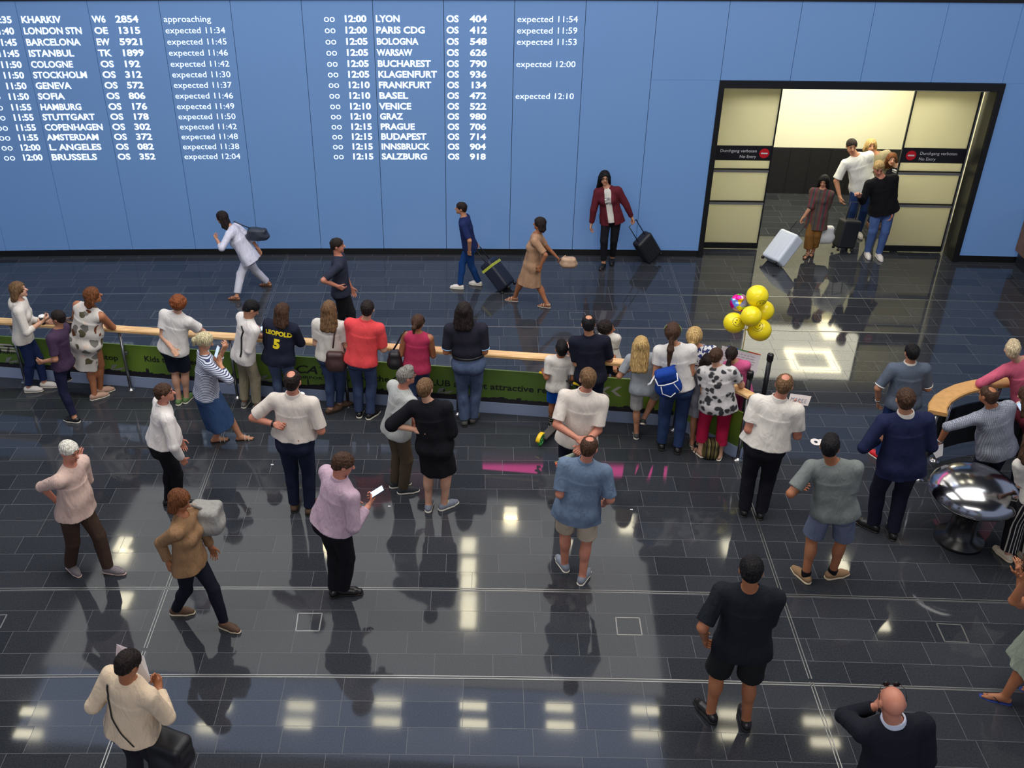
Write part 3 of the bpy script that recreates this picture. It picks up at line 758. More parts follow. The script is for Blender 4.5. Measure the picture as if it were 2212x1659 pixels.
# ------------------------------------------------------------------ the setting
def math_(nt, op, a, b=None, c=None):
    n = nt.nodes.new('ShaderNodeMath'); n.operation = op
    for i, q in enumerate((a, b, c)):
        if q is None: continue
        if isinstance(q, (int, float)): n.inputs[i].default_value = q
        else: nt.links.new(q, n.inputs[i])
    return n.outputs[0]
ROW, TILE, ROW0 = 0.2925, 0.577, 6.82
def floor_mat():
    m, nt, b = newmat('dark_granite_tiles'); L = nt.links.new
    tc = N(nt, 'ShaderNodeTexCoord'); sp = N(nt, 'ShaderNodeSeparateXYZ'); L(tc.outputs['Object'], sp.inputs[0])
    X, Y = sp.outputs[0], sp.outputs[1]
    dx = math_(nt, 'SUBTRACT', X, 6.8); v = math_(nt, 'MULTIPLY_ADD', math_(nt, 'MULTIPLY', dx, dx), 0.5*0.00615, Y)
    vr = math_(nt, 'DIVIDE', math_(nt, 'SUBTRACT', v, ROW0), ROW); row = math_(nt, 'FLOOR', vr); fv = math_(nt, 'FRACT', vr)
    th = math_(nt, 'ARCTAN2', math_(nt, 'SUBTRACT', X, WX), math_(nt, 'SUBTRACT', Y, WCY))
    ul = math_(nt, 'MULTIPLY', th, 184.0)
    wn = N(nt, 'ShaderNodeTexWhiteNoise', noise_dimensions='1D'); L(row, wn.inputs['W'])
    sh = math_(nt, 'MULTIPLY', math_(nt, 'ROUND', math_(nt, 'MULTIPLY', wn.outputs[0], 8.0)), 0.125)
    uu = math_(nt, 'ADD', math_(nt, 'DIVIDE', ul, TILE), sh); fu = math_(nt, 'FRACT', uu); col = math_(nt, 'FLOOR', uu)
    def edge(fr, size, w):
        a = math_(nt, 'MULTIPLY', math_(nt, 'MINIMUM', fr, math_(nt, 'SUBTRACT', 1.0, fr)), size)
        return math_(nt, 'LESS_THAN', a, w)
    j = math_(nt, 'MAXIMUM', edge(fv, ROW, 0.0022), edge(fu, TILE, 0.0022))
    cid = math_(nt, 'MULTIPLY_ADD', row, 17.31, math_(nt, 'MULTIPLY', col, 3.7))
    wt = N(nt, 'ShaderNodeTexWhiteNoise', noise_dimensions='1D'); L(cid, wt.inputs['W'])
    nz = N(nt, 'ShaderNodeTexNoise', i_Scale=60.0, i_Detail=5.0); L(tc.outputs['Object'], nz.inputs['Vector'])
    ns = N(nt, 'ShaderNodeTexNoise', i_Scale=0.9, i_Detail=2.0); L(tc.outputs['Object'], ns.inputs['Vector'])
    t = math_(nt, 'MULTIPLY_ADD', wt.outputs[0], 0.35, math_(nt, 'MULTIPLY', nz.outputs[0], 0.9))
    r = N(nt, 'ShaderNodeValToRGB'); r.color_ramp.elements[0].position = 0.25; r.color_ramp.elements[0].color = (0.018, 0.021, 0.027, 1)
    r.color_ramp.elements[1].position = 0.95; r.color_ramp.elements[1].color = (0.048, 0.052, 0.062, 1)
    L(t, r.inputs[0])
    mx = N(nt, 'ShaderNodeMixRGB'); L(j, mx.inputs[0]); L(r.outputs[0], mx.inputs[1]); mx.inputs[2].default_value = (0.115, 0.12, 0.13, 1); L(mx.outputs[0], b.inputs['Base Color'])
    rr = math_(nt, 'MULTIPLY_ADD', wt.outputs[0], 0.025, math_(nt, 'MULTIPLY_ADD', nz.outputs[0], 0.03, math_(nt, 'MULTIPLY', ns.outputs[0], 0.03)))
    rj = math_(nt, 'MULTIPLY_ADD', j, 0.6, math_(nt, 'ADD', rr, 0.012)); L(rj, b.inputs['Roughness'])
    b.inputs['Specular IOR Level'].default_value = 0.5
    return m
fl_v = []; fl_f = []
nx = 30
xs = np.linspace(-13, 15, nx)
for y in (1.0, 8.0, 16.9, 22.0):
    for x_ in xs: fl_v.append((x_, y, 0.0))
for k in range(3):
    for i in range(nx-1): fl_f.append((k*nx+i, k*nx+i+1, (k+1)*nx+i+1, (k+1)*nx+i))
tag(meshobj('floor', fl_v, fl_f, floor_mat(), None, False), kind='structure')

steel = plain('brushed_steel', (168, 168, 170), 0.28, 1.0)
steel_d = plain('dull_steel', (150, 150, 148), 0.4, 0.9)
darkgap = plain('strip_gap', (14, 15, 17), 0.6)
def ribbon(b, pts, w, z=0.003):
    n = len(pts); k = len(b.v)
    for i in range(n):
        a = np.array(pts[max(i-1, 0)]); c = np.array(pts[min(i+1, n-1)]); d = norm(c-a); nn = V(-d[1], d[0])
        for sgn, zz in ((-1, 0.0), (-1, z), (1, z), (1, 0.0)): b.v.append((pts[i][0]+nn[0]*w*sgn/2, pts[i][1]+nn[1]*w*sgn/2, zz))
    for i in range(n-1):
        for q in range(3): b.f.append((k+i*4+q, k+i*4+q+1, k+i*4+4+q+1, k+i*4+4+q))
    return b
def arcline(r0, off=0.0, x0=-12, x1=13, n=26): return [(x, r0+off-0.5*0.00615*(x-6.8)**2) for x in np.linspace(x0, x1, n)]
tn = 1
for r0, dbl in ((15.03, 0), (13.857, 0), (8.0148, 1), (6.8199, 1)):
    b = B()
    if dbl: ribbon(b, arcline(r0, 0.014), 0.011); ribbon(b, arcline(r0, -0.014), 0.011)
    else: ribbon(b, arcline(r0), 0.024)
    tag(b.build('trim_%d' % tn, steel_d), kind='structure'); tn += 1
for adeg in (-3.715, -1.668):
    a = radians(adeg)
    for (ya, yb) in ((2.0, 6.80), (6.84, 7.995), (8.035, 13.84), (13.875, 15.01), (15.05, 16.4)):
        pts = []
        for yy in (ya, yb):
            # radius reaching y = yy on this ray
            rr_ = (yy-WCY)/cos(a); pts.append((WX+rr_*sin(a), yy))
        b = B(); ribbon(b, [(p[0]-0.014, p[1]) for p in pts], 0.009); ribbon(b, [(p[0]+0.014, p[1]) for p in pts], 0.009)
        tag(b.build('trim_%d' % tn, steel_d), kind='structure'); tn += 1

# back wall: lit glass panels on a dark backing
ZT = 4.352
thL, _ = wallpx(1555, 172); thR, _ = wallpx(2172, 182)
ZD = 3.12
glass = newmat('lit_blue_glass')
m_, nt_, b_ = glass
b_.inputs['Base Color'].default_value = lin((102, 132, 168)); b_.inputs['Roughness'].default_value = 0.22
b_.inputs['Emission Color'].default_value = lin((78, 116, 176)); b_.inputs['Emission Strength'].default_value = 0.36
b_.inputs['Specular IOR Level'].default_value = 0.5
glass = m_
backing = plain('wall_backing', (24, 34, 40), 0.7)
wall = empty('wall_back', (0, 16.4, 0), kind='structure')
def wbox(b, t0, t1, z0, z1, o0, o1):
    k = int(math.ceil((t1-t0)/(DTH*1.01)))
    if k > 1:
        for i in range(k): wbox(b, t0+(t1-t0)*i/k, t0+(t1-t0)*(i+1)/k, z0, z1, o0, o1)
        return b
    lo = [wp(t0, z0, o0), wp(t1, z0, o0), wp(t1, z0, o1), wp(t0, z0, o1)]; hi = [wp(t0, z1, o0), wp(t1, z1, o0), wp(t1, z1, o1), wp(t0, z1, o1)]
    return b.hexa(lo, hi)
def local(o, root):
    o.parent = root; o.matrix_parent_inverse = root.matrix_world.inverted() if False else mathutils.Matrix.Translation(-root.location)
    return o
gap = 0.0045/WR
for n in range(-4, 19):
    a0, a1 = TH0+DTH*n+gap, TH0+DTH*(n+1)-gap
    rects = []
    if a1 < thL or a0 > thR: rects = [(a0, a1, 0.12, ZT)]
    else:
        if a0 < thL: rects += [(a0, thL, 0.12, ZD), ]
        if a1 > thR: rects += [(thR, a1, 0.12, ZD)]
        rects += [(a0, a1, ZD+0.004, ZT)]
    for rc_ in rects:
        b = B(); wbox(b, *rc_, 0.0, 0.022); local(b.build('glass_panel', glass), wall)
b = B()
wbox(b, TH0-DTH*4, thL, 0.0, ZT, 0.022, 0.16); wbox(b, thR, TH0+DTH*19, 0.0, ZT, 0.022, 0.16); wbox(b, thL, thR, ZD, ZT, 0.022, 0.16)
local(b.build('backing', backing), wall)
b = B(); wbox(b, TH0-DTH*4, TH0+DTH*19, ZT, ZT+0.20, -0.03, 0.20); local(b.build('top_rail', plain('black_metal', (18, 19, 21), 0.4)), wall)
blackm = MATS['black_metal']
b = B(); wbox(b, TH0-DTH*4, thL, 0.0, 0.118, 0.004, 0.021); wbox(b, thR, TH0+DTH*19, 0.0, 0.118, 0.004, 0.021)
tag(b.build('baseboard_back', plain('black_skirting', (12, 13, 16), 0.5)), kind='structure')
# pink light line along the top of the wall
t0, _ = wallpx(800, 60); t1, _ = wallpx(1725, 60)
pl = B(); wbox(pl, t0, t1, ZT+0.24, ZT+0.46, -0.10, -0.04)
o = pl.build('light_strip', plain('pink_light', (255, 70, 165), 0.5, emis=5.0)); tag(o, 'pink light strip above the back wall, mirrored in the floor', 'light')

# ---- arrivals board: white lettering lit on the glass, one part per line
lit = plain('lit_letters', (222, 238, 255), 0.5, emis=0.95)
board = empty('arrivals_board', wp(wallpx(640, 190)[0], 3.0, -0.02), label='arrivals board of white lit flight lines across the blue glass wall', cat='arrivals board')
def wtext(acc, s, th, z, cap, width=None, bold=0.0, size=None):
    v, f = textmesh(s, 1.0, bold)
    if not len(v): return
    sc = cap/0.72; w0 = v[:, 0].max()-min(0, v[:, 0].min()); sx_ = sc if width is None else width/w0
    acc.add([wp(th+x*sx_/WR, z+y*sc, -0.003) for x, y, _ in v], [tuple(reversed(q)) for q in f][::1])
def pitch(px0, px1, py): return abs(wallpx(px1, py)[0]-wallpx(px0, py)[0])*WR
lf = [('11:35', 'KHARKIV', 'W6', '2854', 'approaching'), ('11:40', 'LONDON STN', 'OE', '1315', 'expected 11:34'), ('11:45', 'BARCELONA', 'EW', '5921', 'expected 11:45'),
      ('11:45', 'ISTANBUL', 'TK', '1899', 'expected 11:46'), ('11:50', 'COLOGNE', 'OS', '192', 'expected 11:42'), ('11:50', 'STOCKHOLM', 'OS', '312', 'expected 11:30'),
      ('11:50', 'GENEVA', 'OS', '572', 'expected 11:37'), ('11:50', 'SOFIA', 'OS', '806', 'expected 11:46'), ('11:55', 'HAMBURG', 'OS', '176', 'expected 11:49'),
      ('11:55', 'STUTTGART', 'OS', '178', 'expected 11:50'), ('11:55', 'COPENHAGEN', 'OS', '302', 'expected 11:42'), ('11:55', 'AMSTERDAM', 'OS', '372', 'expected 11:48'),
      ('12:00', 'L. ANGELES', 'OS', '082', 'expected 11:38'), ('12:00', 'BRUSSELS', 'OS', '352', 'expected 12:04')]
rf = [('12:00', 'LYON', '404', 'expected 11:54'), ('12:00', 'PARIS CDG', '412', 'expected 11:59'), ('12:05', 'BOLOGNA', '548', 'expected 11:53'), ('12:05', 'WARSAW', '626', ''),
      ('12:05', 'BUCHAREST', '790', 'expected 12:00'), ('12:05', 'KLAGENFURT', '936', ''), ('12:10', 'FRANKFURT', '134', ''), ('12:10', 'BASEL', '472', 'expected 12:10'),
      ('12:10', 'VENICE', '522', ''), ('12:10', 'GRAZ', '980', ''), ('12:15', 'PRAGUE', '706', ''), ('12:15', 'BUDAPEST', '714', ''), ('12:15', 'INNSBRUCK', '904', ''), ('12:15', 'SALZBURG', '918', '')]
def colth(x): return wallpx(x, 41)[0]
CAP = 0.104; PW = 0.0905
zL = [wallpx(200, 41+ (339-41)*k/13.0)[1] for k in range(14)]
yr = [40, 64.5, 89, 113, 137, 160, 183, 206, 229, 251, 273, 294.5, 316, 337.5]
wid = lambda s, p=PW: p*(sum(0.55 if ch in 'I.:1 ' else 1.0 for ch in s)*1.06)
for k, (tm, city, al, no, stt) in enumerate(lf):
    acc = B(); z = wallpx(200, yr[k]+1)[1]-CAP/2
    tr = colth(26); wtext(acc, 'oo', colth(-66), z, CAP*1.15, 0.19)
    wtext(acc, tm, tr-0.36/WR, z, CAP, 0.35, 0.03); wtext(acc, city, colth(45), z, CAP, wid(city), 0.03); wtext(acc, al, colth(199), z, CAP, 0.215, 0.03)
    wtext(acc, no, colth(249), z, CAP, PW*len(no), 0.03); wtext(acc, stt, colth(353), z, CAP*0.95, 0.0690*len(stt)*0.985, 0.0)
    local(acc.build('flight_line', lit), board)
for k, (tm, city, no, stt) in enumerate(rf):
    acc = B(); z = wallpx(850, yr[k])[1]-CAP/2
    wtext(acc, 'oo', colth(699), z, CAP*1.15, 0.175); wtext(acc, tm, colth(741), z, CAP, 0.37, 0.03); wtext(acc, city, colth(811), z, CAP, wid(city), 0.03)
    wtext(acc, 'OS', colth(964), z, CAP, 0.195, 0.03); wtext(acc, no, colth(1015), z, CAP, PW*len(no), 0.03)
    if stt: wtext(acc, stt, colth(1117), z, CAP*0.95, 0.0695*len(stt)*0.985, 0.0)
    local(acc.build('flight_line', lit), board)

# ---- sliding door with frosted leaves
door = empty('door_1', wp((thL+thR)/2, 0, 0.2), kind='structure')
b = B(); fw_ = 0.085/WR
wbox(b, thL, thL+fw_, 0, ZD, -0.03, 0.42); wbox(b, thR-fw_, thR, 0, ZD, -0.03, 0.42); wbox(b, thL+fw_, thR-fw_, ZD-0.12, ZD, -0.03, 0.42)
local(b.build('door_frame', blackm), door)
olive = plain('dark_reveal', (40, 40, 34), 0.35)
b = B(); wbox(b, thR-fw_-0.012/WR, thR-fw_, 0.0, ZD-0.12, 0.0, 0.41); wbox(b, thL+fw_, thL+fw_+0.008/WR, 0.0, ZD-0.12, 0.0, 0.41); local(b.build('door_reveal', olive), door)
fro = newmat('frosted_glass'); mm_, nt2, bb = fro
nt2.nodes.remove(bb); out = [n for n in nt2.nodes if n.type == 'OUTPUT_MATERIAL'][0]
d1 = N(nt2, 'ShaderNodeBsdfDiffuse'); d1.inputs[0].default_value = (0.50, 0.49, 0.40, 1); d2 = N(nt2, 'ShaderNodeBsdfTranslucent'); d2.inputs[0].default_value = (0.86, 0.84, 0.68, 1)
mx_ = N(nt2, 'ShaderNodeMixShader'); mx_.inputs[0].default_value = 0.62; nt2.links.new(d1.outputs[0], mx_.inputs[1]); nt2.links.new(d2.outputs[0], mx_.inputs[2])
gl = N(nt2, 'ShaderNodeBsdfGlossy'); gl.inputs['Roughness'].default_value = 0.25; gl.inputs[0].default_value = (1, 1, 1, 1); mg = N(nt2, 'ShaderNodeMixShader'); mg.inputs[0].default_value = 0.04
nt2.links.new(mx_.outputs[0], mg.inputs[1]); nt2.links.new(gl.outputs[0], mg.inputs[2]); nt2.links.new(mg.outputs[0], out.inputs[0]); fro = mm_
signm = plain('sign_black', (20, 20, 26), 0.4); signw = plain('sign_white', (205, 205, 205), 0.5); signr = plain('sign_red', (190, 22, 34), 0.4)
grayrail = plain('gray_rail', (140, 140, 150), 0.35, 0.6)
th1 = wallpx(1688, 190, .36)[0]; th1b = wallpx(1645, 500, .36)[0]; tl1 = (th1+th1b)/2
tr0 = (wallpx(1975, 192, .36)[0]+wallpx(1905, 530, .36)[0])/2; tr1 = wallpx(2125, 192, .36)[0]
e = 0.022/WR
for (ta, tb, side) in ((thL+fw_+0.008/WR, tl1, -1), (tr0, tr1, 1)):
    lf_ = empty('door_leaf', wp((ta+tb)/2, 0, 0.37)); local(lf_, door)
    wm = lambda o: local2(o, lf_)
    def local2(o, par):
        o.parent = par; o.matrix_parent_inverse = mathutils.Matrix.Translation(-mathutils.Vector(wp((ta+tb)/2, 0, 0.37))); return o
    bk = B()
    wbox(bk, ta, ta+e, 0.02, 2.99, 0.355, 0.395); wbox(bk, tb-e, tb, 0.02, 2.99, 0.355, 0.395)
    wbox(bk, ta+e, tb-e, 2.955, 2.99, 0.355, 0.395); wbox(bk, ta+e, tb-e, 0.02, 0.125, 0.35, 0.40); wbox(bk, ta+e, tb-e, 0.905, 0.925, 0.345, 0.40); wbox(bk, ta+e, tb-e, 1.495, 1.515, 0.345, 0.40)
    local2(bk.build('leaf_frame', blackm), lf_)
    for z0, z1 in ((0.125, 0.905), (0.925, 1.495), (1.515, 1.66), (1.92, 2.955)):
        p_ = B(); wbox(p_, ta+e, tb-e, z0, z1, 0.37, 0.38); local2(p_.build('frosted_pane', fro), lf_)
    rb = B()
    for zz in (0.875, 1.465): wbox(rb, ta+e, tb-e, zz-0.012, zz+0.022, 0.335, 0.350)
    if side > 0: wbox(rb, tb-0.004/WR, tb+0.016/WR, 0.05, 2.95, 0.345, 0.41)
    local2(rb.build('push_rail', grayrail), lf_)
    sg = B(); wbox(sg, ta+e, tb-e, 1.66, 1.92, 0.362, 0.372); so_ = local2(sg.build('no_entry_band', signm), lf_)
    tx = B(); rd = B(); wh_ = B()
    def txt(acc, s, th, z, cap, align):
        v, f = textmesh(s, 1.0, 0.0, align); sc = cap/0.72
        acc.add([wp(th+x*sc/WR, z+y*sc, 0.359) for x, y, _ in v], [tuple(reversed(q)) for q in f])
    if side < 0: tc_ = tb-0.14/WR; ta_ = tb-0.27/WR; al = 'RIGHT'
    else: tc_ = ta+0.17/WR; ta_ = ta+0.31/WR; al = 'LEFT'
    txt(tx, 'Durchgang verboten', ta_, 1.805, 0.054, al); txt(tx, 'No Entry', ta_-(0 if side < 0 else 0.0)/WR, 1.705, 0.054, al)
    nn = 28
    rd.v = [wp(tc_+0.085*cos(t)/WR, 1.79+0.085*sin(t), 0.359) for t in np.arange(nn)*2*pi/nn]; rd.f = [tuple(range(nn))]
    wbox(wh_, tc_-0.055/WR, tc_+0.055/WR, 1.777, 1.803, 0.3545, 0.3575)
    for acc, nm_, mt in ((tx, 'lettering', signw), (rd, 'red_disc', signr), (wh_, 'white_bar', signw)):
        q = acc.build(nm_, mt); q.parent = so_; q.matrix_parent_inverse = mathutils.Matrix.Translation(-mathutils.Vector(wp((ta+tb)/2, 0, 0.37))) if False else so_.matrix_parent_inverse.inverted() @ mathutils.Matrix.Identity(4) if False else mathutils.Matrix.Identity(4)
# lobby behind the door
lob = empty('wall_lobby', (5.6, 19, 0), kind='structure')
cream = plain('cream_wall', (246, 244, 222), 0.6); dkw = plain('dark_wall', (30, 30, 34), 0.45)
xl, xr = 2.6, 8.2
b = B(); b.box((5.4, 19.86, 1.93), (2.9, 0.06, 0.97)); local(b.build('upper_wall', cream), lob)
b = B(); b.box((5.4, 19.84, 0.475), (2.9, 0.06, 0.475)); 
for k in range(14): b.box((2.9+0.4*k, 19.775, 0.475), (0.006, 0.006, 0.47))
local(b.build('lower_wall', dkw), lob)
b = B(); b.box((xl, 18.4, 1.45), (0.05, 1.55, 1.45)); local(b.build('side_wall', cream), lob)
b = B(); b.box((xr, 18.4, 1.45), (0.05, 1.55, 1.45)); local(b.build('side_wall', cream), lob)
b = B(); b.box((5.4, 18.35, 2.96), (2.85, 1.5, 0.05)); tag(b.build('ceiling_lobby', cream), kind='structure')
b = B(); cx_, cy_ = 5.95, 18.0
warm = plain('warm_lamp', (255, 244, 205), 0.5, emis=9.0)
for sx_, sy_, hx, hy_ in ((-0.4, 0, 0.07, 0.33), (0.4, 0, 0.07, 0.33), (0, 0.38, 0.47, 0.06), (0, -0.38, 0.47, 0.06)): b.box((cx_+sx_, cy_+sy_, 2.885), (hx, hy_, 0.02))
tag(b.build('ceiling_light', warm), 'square ring light on the ceiling behind the sliding door', 'light')
b = B(); b.box((6.6, 19.35, 2.885), (0.16, 0.4, 0.02)); tag(b.build('ceiling_light', warm), 'short bar light on the ceiling near the lobby back wall', 'light')
# hall ceiling far above the frame, seen only in the floor
b = B(); b.box((0, 13, 9.06), (15, 19, 0.05)); tag(b.build('ceiling', plain('dark_ceiling', (58, 60, 66), 0.8)), kind='structure')
HC = 9.0
lampm = plain('ceiling_lamp', (255, 246, 214), 0.5, emis=15.0)
def refl(px, py, z=HC):
    f = flo(px, py); d = ray(px, py); d = d/abs(d[2]); return f+V(d[0], d[1], 1)*z
def lampbox(x0, x1, y0, y1, lab, grp=None):
    b = B(); b.box(((x0+x1)/2, (y0+y1)/2, HC-0.03), ((x1-x0)/2, (y1-y0)/2, 0.025))
    return tag(b.build('ceiling_light', lampm), lab, 'light', grp)
ROWL = [(62, 1588), (75, 1540), (455, 1575), (470, 1528), (650, 1527), (644, 1566), (838, 1520), (836, 1562), (1022, 1527), (1024, 1566), (1208, 1530), (1210, 1570), (1393, 1537), (1396, 1588), (1580, 1545), (1582, 1590), (1765, 1561), (1782, 1606)]
for q in ROWL:
    p_ = refl(*q); lampbox(p_[0]-0.27, p_[0]+0.27, p_[1]-0.085, p_[1]+0.085, 'small rectangular ceiling lamp mirrored in the polished floor', 'ceiling lamps in the near rows')
for px, ys in ((1012, (1180, 1225, 1262, 1305, 1340)), (1103, (1112, 1132)), (1352, (1112, 1138)), (266, (1178, 1205, 1300)), (700, (1172, 1190)), (1245, (1165,)), (1575, (1185,)), (1815, (1220,)), (1900, (1345,))):
    for y in ys:
        p_ = refl(px, y); lampbox(p_[0]-0.16, p_[0]+0.16, p_[1]-0.25, p_[1]+0.25, 'long ceiling lamp over the rear hall mirrored in the floor', 'ceiling lamps over the rear hall')
soft = plain('added_soft_glow', (214, 214, 208), 0.6, emis=1.9)  # added glow, so the floor mirrors a broad gray haze
b = B(); a_ = refl(100, 1440); c_ = refl(1640, 1100); b.box((-3.4, (a_[1]+c_[1])/2, HC-0.012), (6.6, abs(c_[1]-a_[1])/2, 0.008)); tag(b.build('added_glow_panel', soft), 'added pale glowing sheet under the rear ceiling, for gray haze in the floor', 'added glow panel')
soft2 = plain('added_cool_glow', (138, 152, 180), 0.6, emis=3.4)  # added cool glow that brightens the nearer floor by reflection
b = B(); e_ = refl(800, 1640); b.box((-3.4, (a_[1]+e_[1])/2-0.02, HC-0.012), (6.4, abs(a_[1]-e_[1])/2-0.03, 0.008)); tag(b.build('added_glow_panel', soft2), 'added bluish glowing sheet nearer the gallery, for cool haze in the floor', 'added glow panel')

# ---- cabinet at the right end of the wall
wood_d = plain('walnut_panel', (120, 86, 58), 0.45, noise=0.3, nscale=6)
cab = empty('counter', (9.2, 15.6, 0), label='wood-clad counter with dark base at the right end of the glass wall', cat='counter')
b = B(); b.box((9.2, 15.62, 0.62), (0.66, 0.92, 0.35)); local(b.build('wood_front', wood_d), cab)
b = B(); b.box((9.22, 15.62, 0.135), (0.62, 0.90, 0.133)); local(b.build('base', plain('counter_base', (40, 40, 46), 0.35)), cab)
b = B(); b.box((9.2, 15.62, 0.985), (0.69, 0.95, 0.015)); local(b.build('counter_top', plain('counter_top', (60, 50, 42), 0.3)), cab)

# ---- floor boxes: thin steel frames flush with the tiles
def floorbox(pxs, lab):
    q = [flo(*p) for p in pxs]; b = B()
    for i in range(4):
        a, c = q[i], q[(i+1) % 4]; ribbon(b, [tuple(a[:2]), tuple(c[:2])], 0.012, 0.002)
    tag(b.build('floor_box_frame', steel_d), lab, 'floor box')
floorbox([(639, 1363), (689, 1363), (696, 1325), (644, 1325)], 'square steel floor box frame left of centre in front of the lilac shirt man')
floorbox([(1334, 1371), (1387, 1372), (1381, 1335), (1330, 1334)], 'square steel floor box frame between the gray-shorts walker and the black tee man')
floorbox([(2041, 1386), (2093, 1388), (2076, 1350), (2023, 1347)], 'square steel floor box frame near the right edge by the flip-flop foot')
floorbox([(-50, 1366), (0, 1357), (15, 1328), (-34, 1330)], 'square steel floor box frame cut by the left edge')
floorbox([(324, 688), (358, 689), (365, 674), (336, 673)], 'square steel floor box frame beyond the rail by the red-haired woman')
floorbox([(1232, 690), (1268, 690), (1263, 675), (1230, 675)], 'square steel floor box frame beyond the rail behind the navy polo man')
floorbox([(2166, 706), (2200, 708), (2187, 692), (2153, 691)], 'square steel floor box frame on the far floor near the counter')

# ---- floor number: a white 8 lying on its side
v, f = textmesh('8', 1.0, 0.03)
a0, a1 = flo(1752, 962), flo(1790, 962); c0 = flo(1752, 950)
w_ = v.max(0)-v.min(0); b = B()
L_ = abs(a1[0]-a0[0]); Dp = 0.155
b.add([(a0[0]-0.01+(y-v[:, 1].min())/w_[1]*L_+0.02, a0[1]+ (v[:, 0].max()-x)/w_[0]*Dp, 0.003) for x, y, _ in v], f)
tag(b.build('floor_number', plain('floor_paint', (236, 228, 224), 0.6)), 'white number 8 lying sideways on the floor behind the gray tee man', 'floor marking')

# ------------------------------------------------------------------ rail with banner
RA, RB, RC_ = V(-9.2, 11.93), V(2.08, 11.10), V(2.80, 10.385)
def onrail(px, py):
    d = ray(px, py); a, c = RA, RB; n = V(-(c-a)[1], (c-a)[0]); t = (n@a)/(n@d[:2]); p = d*t
    return p[0], p[2]+CAMZ
def raily(x): return RA[1]+(RB[1]-RA[1])*(x-RA[0])/(RB[0]-RA[0])
rail = empty('railing', (-2, 11.4, 0), label='long wooden rail on steel posts with green banner along the waiting line', cat='railing')
wood = newmat('oak_rail'); mw, ntw, bw_ = wood
tc = N(ntw, 'ShaderNodeTexCoord'); mp = N(ntw, 'ShaderNodeMapping'); mp.inputs['Scale'].default_value = (1.2, 26, 26); ntw.links.new(tc.outputs['Object'], mp.inputs[0])
nw = N(ntw, 'ShaderNodeTexNoise', i_Scale=2.0, i_Detail=4.0, i_Distortion=0.4); ntw.links.new(mp.outputs[0], nw.inputs['Vector'])
rw = N(ntw, 'ShaderNodeValToRGB'); rw.color_ramp.elements[0].position = 0.3; rw.color_ramp.elements[0].color = lin((196, 146, 88)); rw.color_ramp.elements[1].position = 0.7; rw.color_ramp.elements[1].color = lin((240, 204, 150))
ntw.links.new(nw.outputs[0], rw.inputs[0]); ntw.links.new(rw.outputs[0], bw_.inputs['Base Color']); bw_.inputs['Roughness'].default_value = 0.35; wood = mw
def sweep(b, pts, wd, z0, z1):
    n = len(pts); k = len(b.v); prof = [(-0.5, z0+0.008), (-0.5, z1-0.012), (-0.42, z1), (0.42, z1), (0.5, z1-0.012), (0.5, z0+0.008), (0.42, z0), (-0.42, z0)]
    for i in range(n):
        a = np.array(pts[max(i-1, 0)]); c = np.array(pts[min(i+1, n-1)]); d = norm(c-a); nn = V(-d[1], d[0])
        for (q, z) in prof: b.v.append((pts[i][0]+nn[0]*wd*q, pts[i][1]+nn[1]*wd*q, z))
    m = len(prof)
    for i in range(n-1):
        for q in range(m): b.f.append((k+i*m+q, k+(i+1)*m+q, k+(i+1)*m+(q+1) % m, k+i*m+(q+1) % m))
    b.f.append(tuple(k+q for q in range(m))); b.f.append(tuple(k+(n-1)*m+q for q in reversed(range(m)))); return b
rp = [(x, raily(x)-0.10-0.0*x) for x in np.linspace(-9.2, 1.75, 30)]
q0 = V(1.75, raily(1.75)-0.10); q1 = V(2.80, 10.34)
ctrl = V(2.22, raily(2.2)-0.08)
rp += [tuple((1-t)**2*q0+2*t*(1-t)*ctrl+t*t*q1) for t in np.linspace(0.08, 1, 12)]
b = B(); sweep(b, rp, 0.135, 0.935, 0.985); local(b.build('handrail', wood), rail)
bslope = math.atan2(RB[1]-RA[1], RB[0]-RA[0]); dr = V(cos(bslope), sin(bslope)); nr_ = V(-dr[1], dr[0])
segs = [(RA, RB), (RB, RC_)]
def vbox(b, a, c, z0, z1, o0, o1):
    d = norm(c-a); n = V(-d[1], d[0])
    def P(p, o, z): return (p[0]+n[0]*o, p[1]+n[1]*o, z)
    return b.hexa([P(a, o0, z0), P(c, o0, z0), P(c, o1, z0), P(a, o1, z0)], [P(a, o0, z1), P(c, o0, z1), P(c, o1, z1), P(a, o1, z1)])
plinth = plain('plinth_gray', (150, 165, 195), 0.45)
b = B(); [vbox(b, s0, s1, 0.0, 0.165, -0.03, 0.03) for s0, s1 in segs]; local(b.build('plinth', plinth), rail)
ban = newmat('green_banner'); mb_, ntb, bb_ = ban
tc = N(ntb, 'ShaderNodeTexCoord'); nzb = N(ntb, 'ShaderNodeTexNoise', i_Scale=1.3, i_Detail=2.0); ntb.links.new(tc.outputs['Object'], nzb.inputs['Vector'])
rb_ = N(ntb, 'ShaderNodeValToRGB'); rb_.color_ramp.elements[0].position = 0.38; rb_.color_ramp.elements[0].color = lin((88, 118, 48)); rb_.color_ramp.elements[1].position = 0.66; rb_.color_ramp.elements[1].color = lin((122, 152, 52))
ntb.links.new(nzb.outputs[0], rb_.inputs[0]); ntb.links.new(rb_.outputs[0], bb_.inputs['Base Color']); bb_.inputs['Roughness'].default_value = 0.4; ban = mb_
b = B(); [vbox(b, s0, s1, 0.165, 0.665, -0.012, 0.012) for s0, s1 in segs]; bno = local(b.build('banner', ban), rail)
def onban(x, z, off=-0.0145): 
    y = raily(x); return (x+nr_[0]*off, y+nr_[1]*off, z)
r2 = np.random.RandomState(5); sk = B(); x = RA[0]
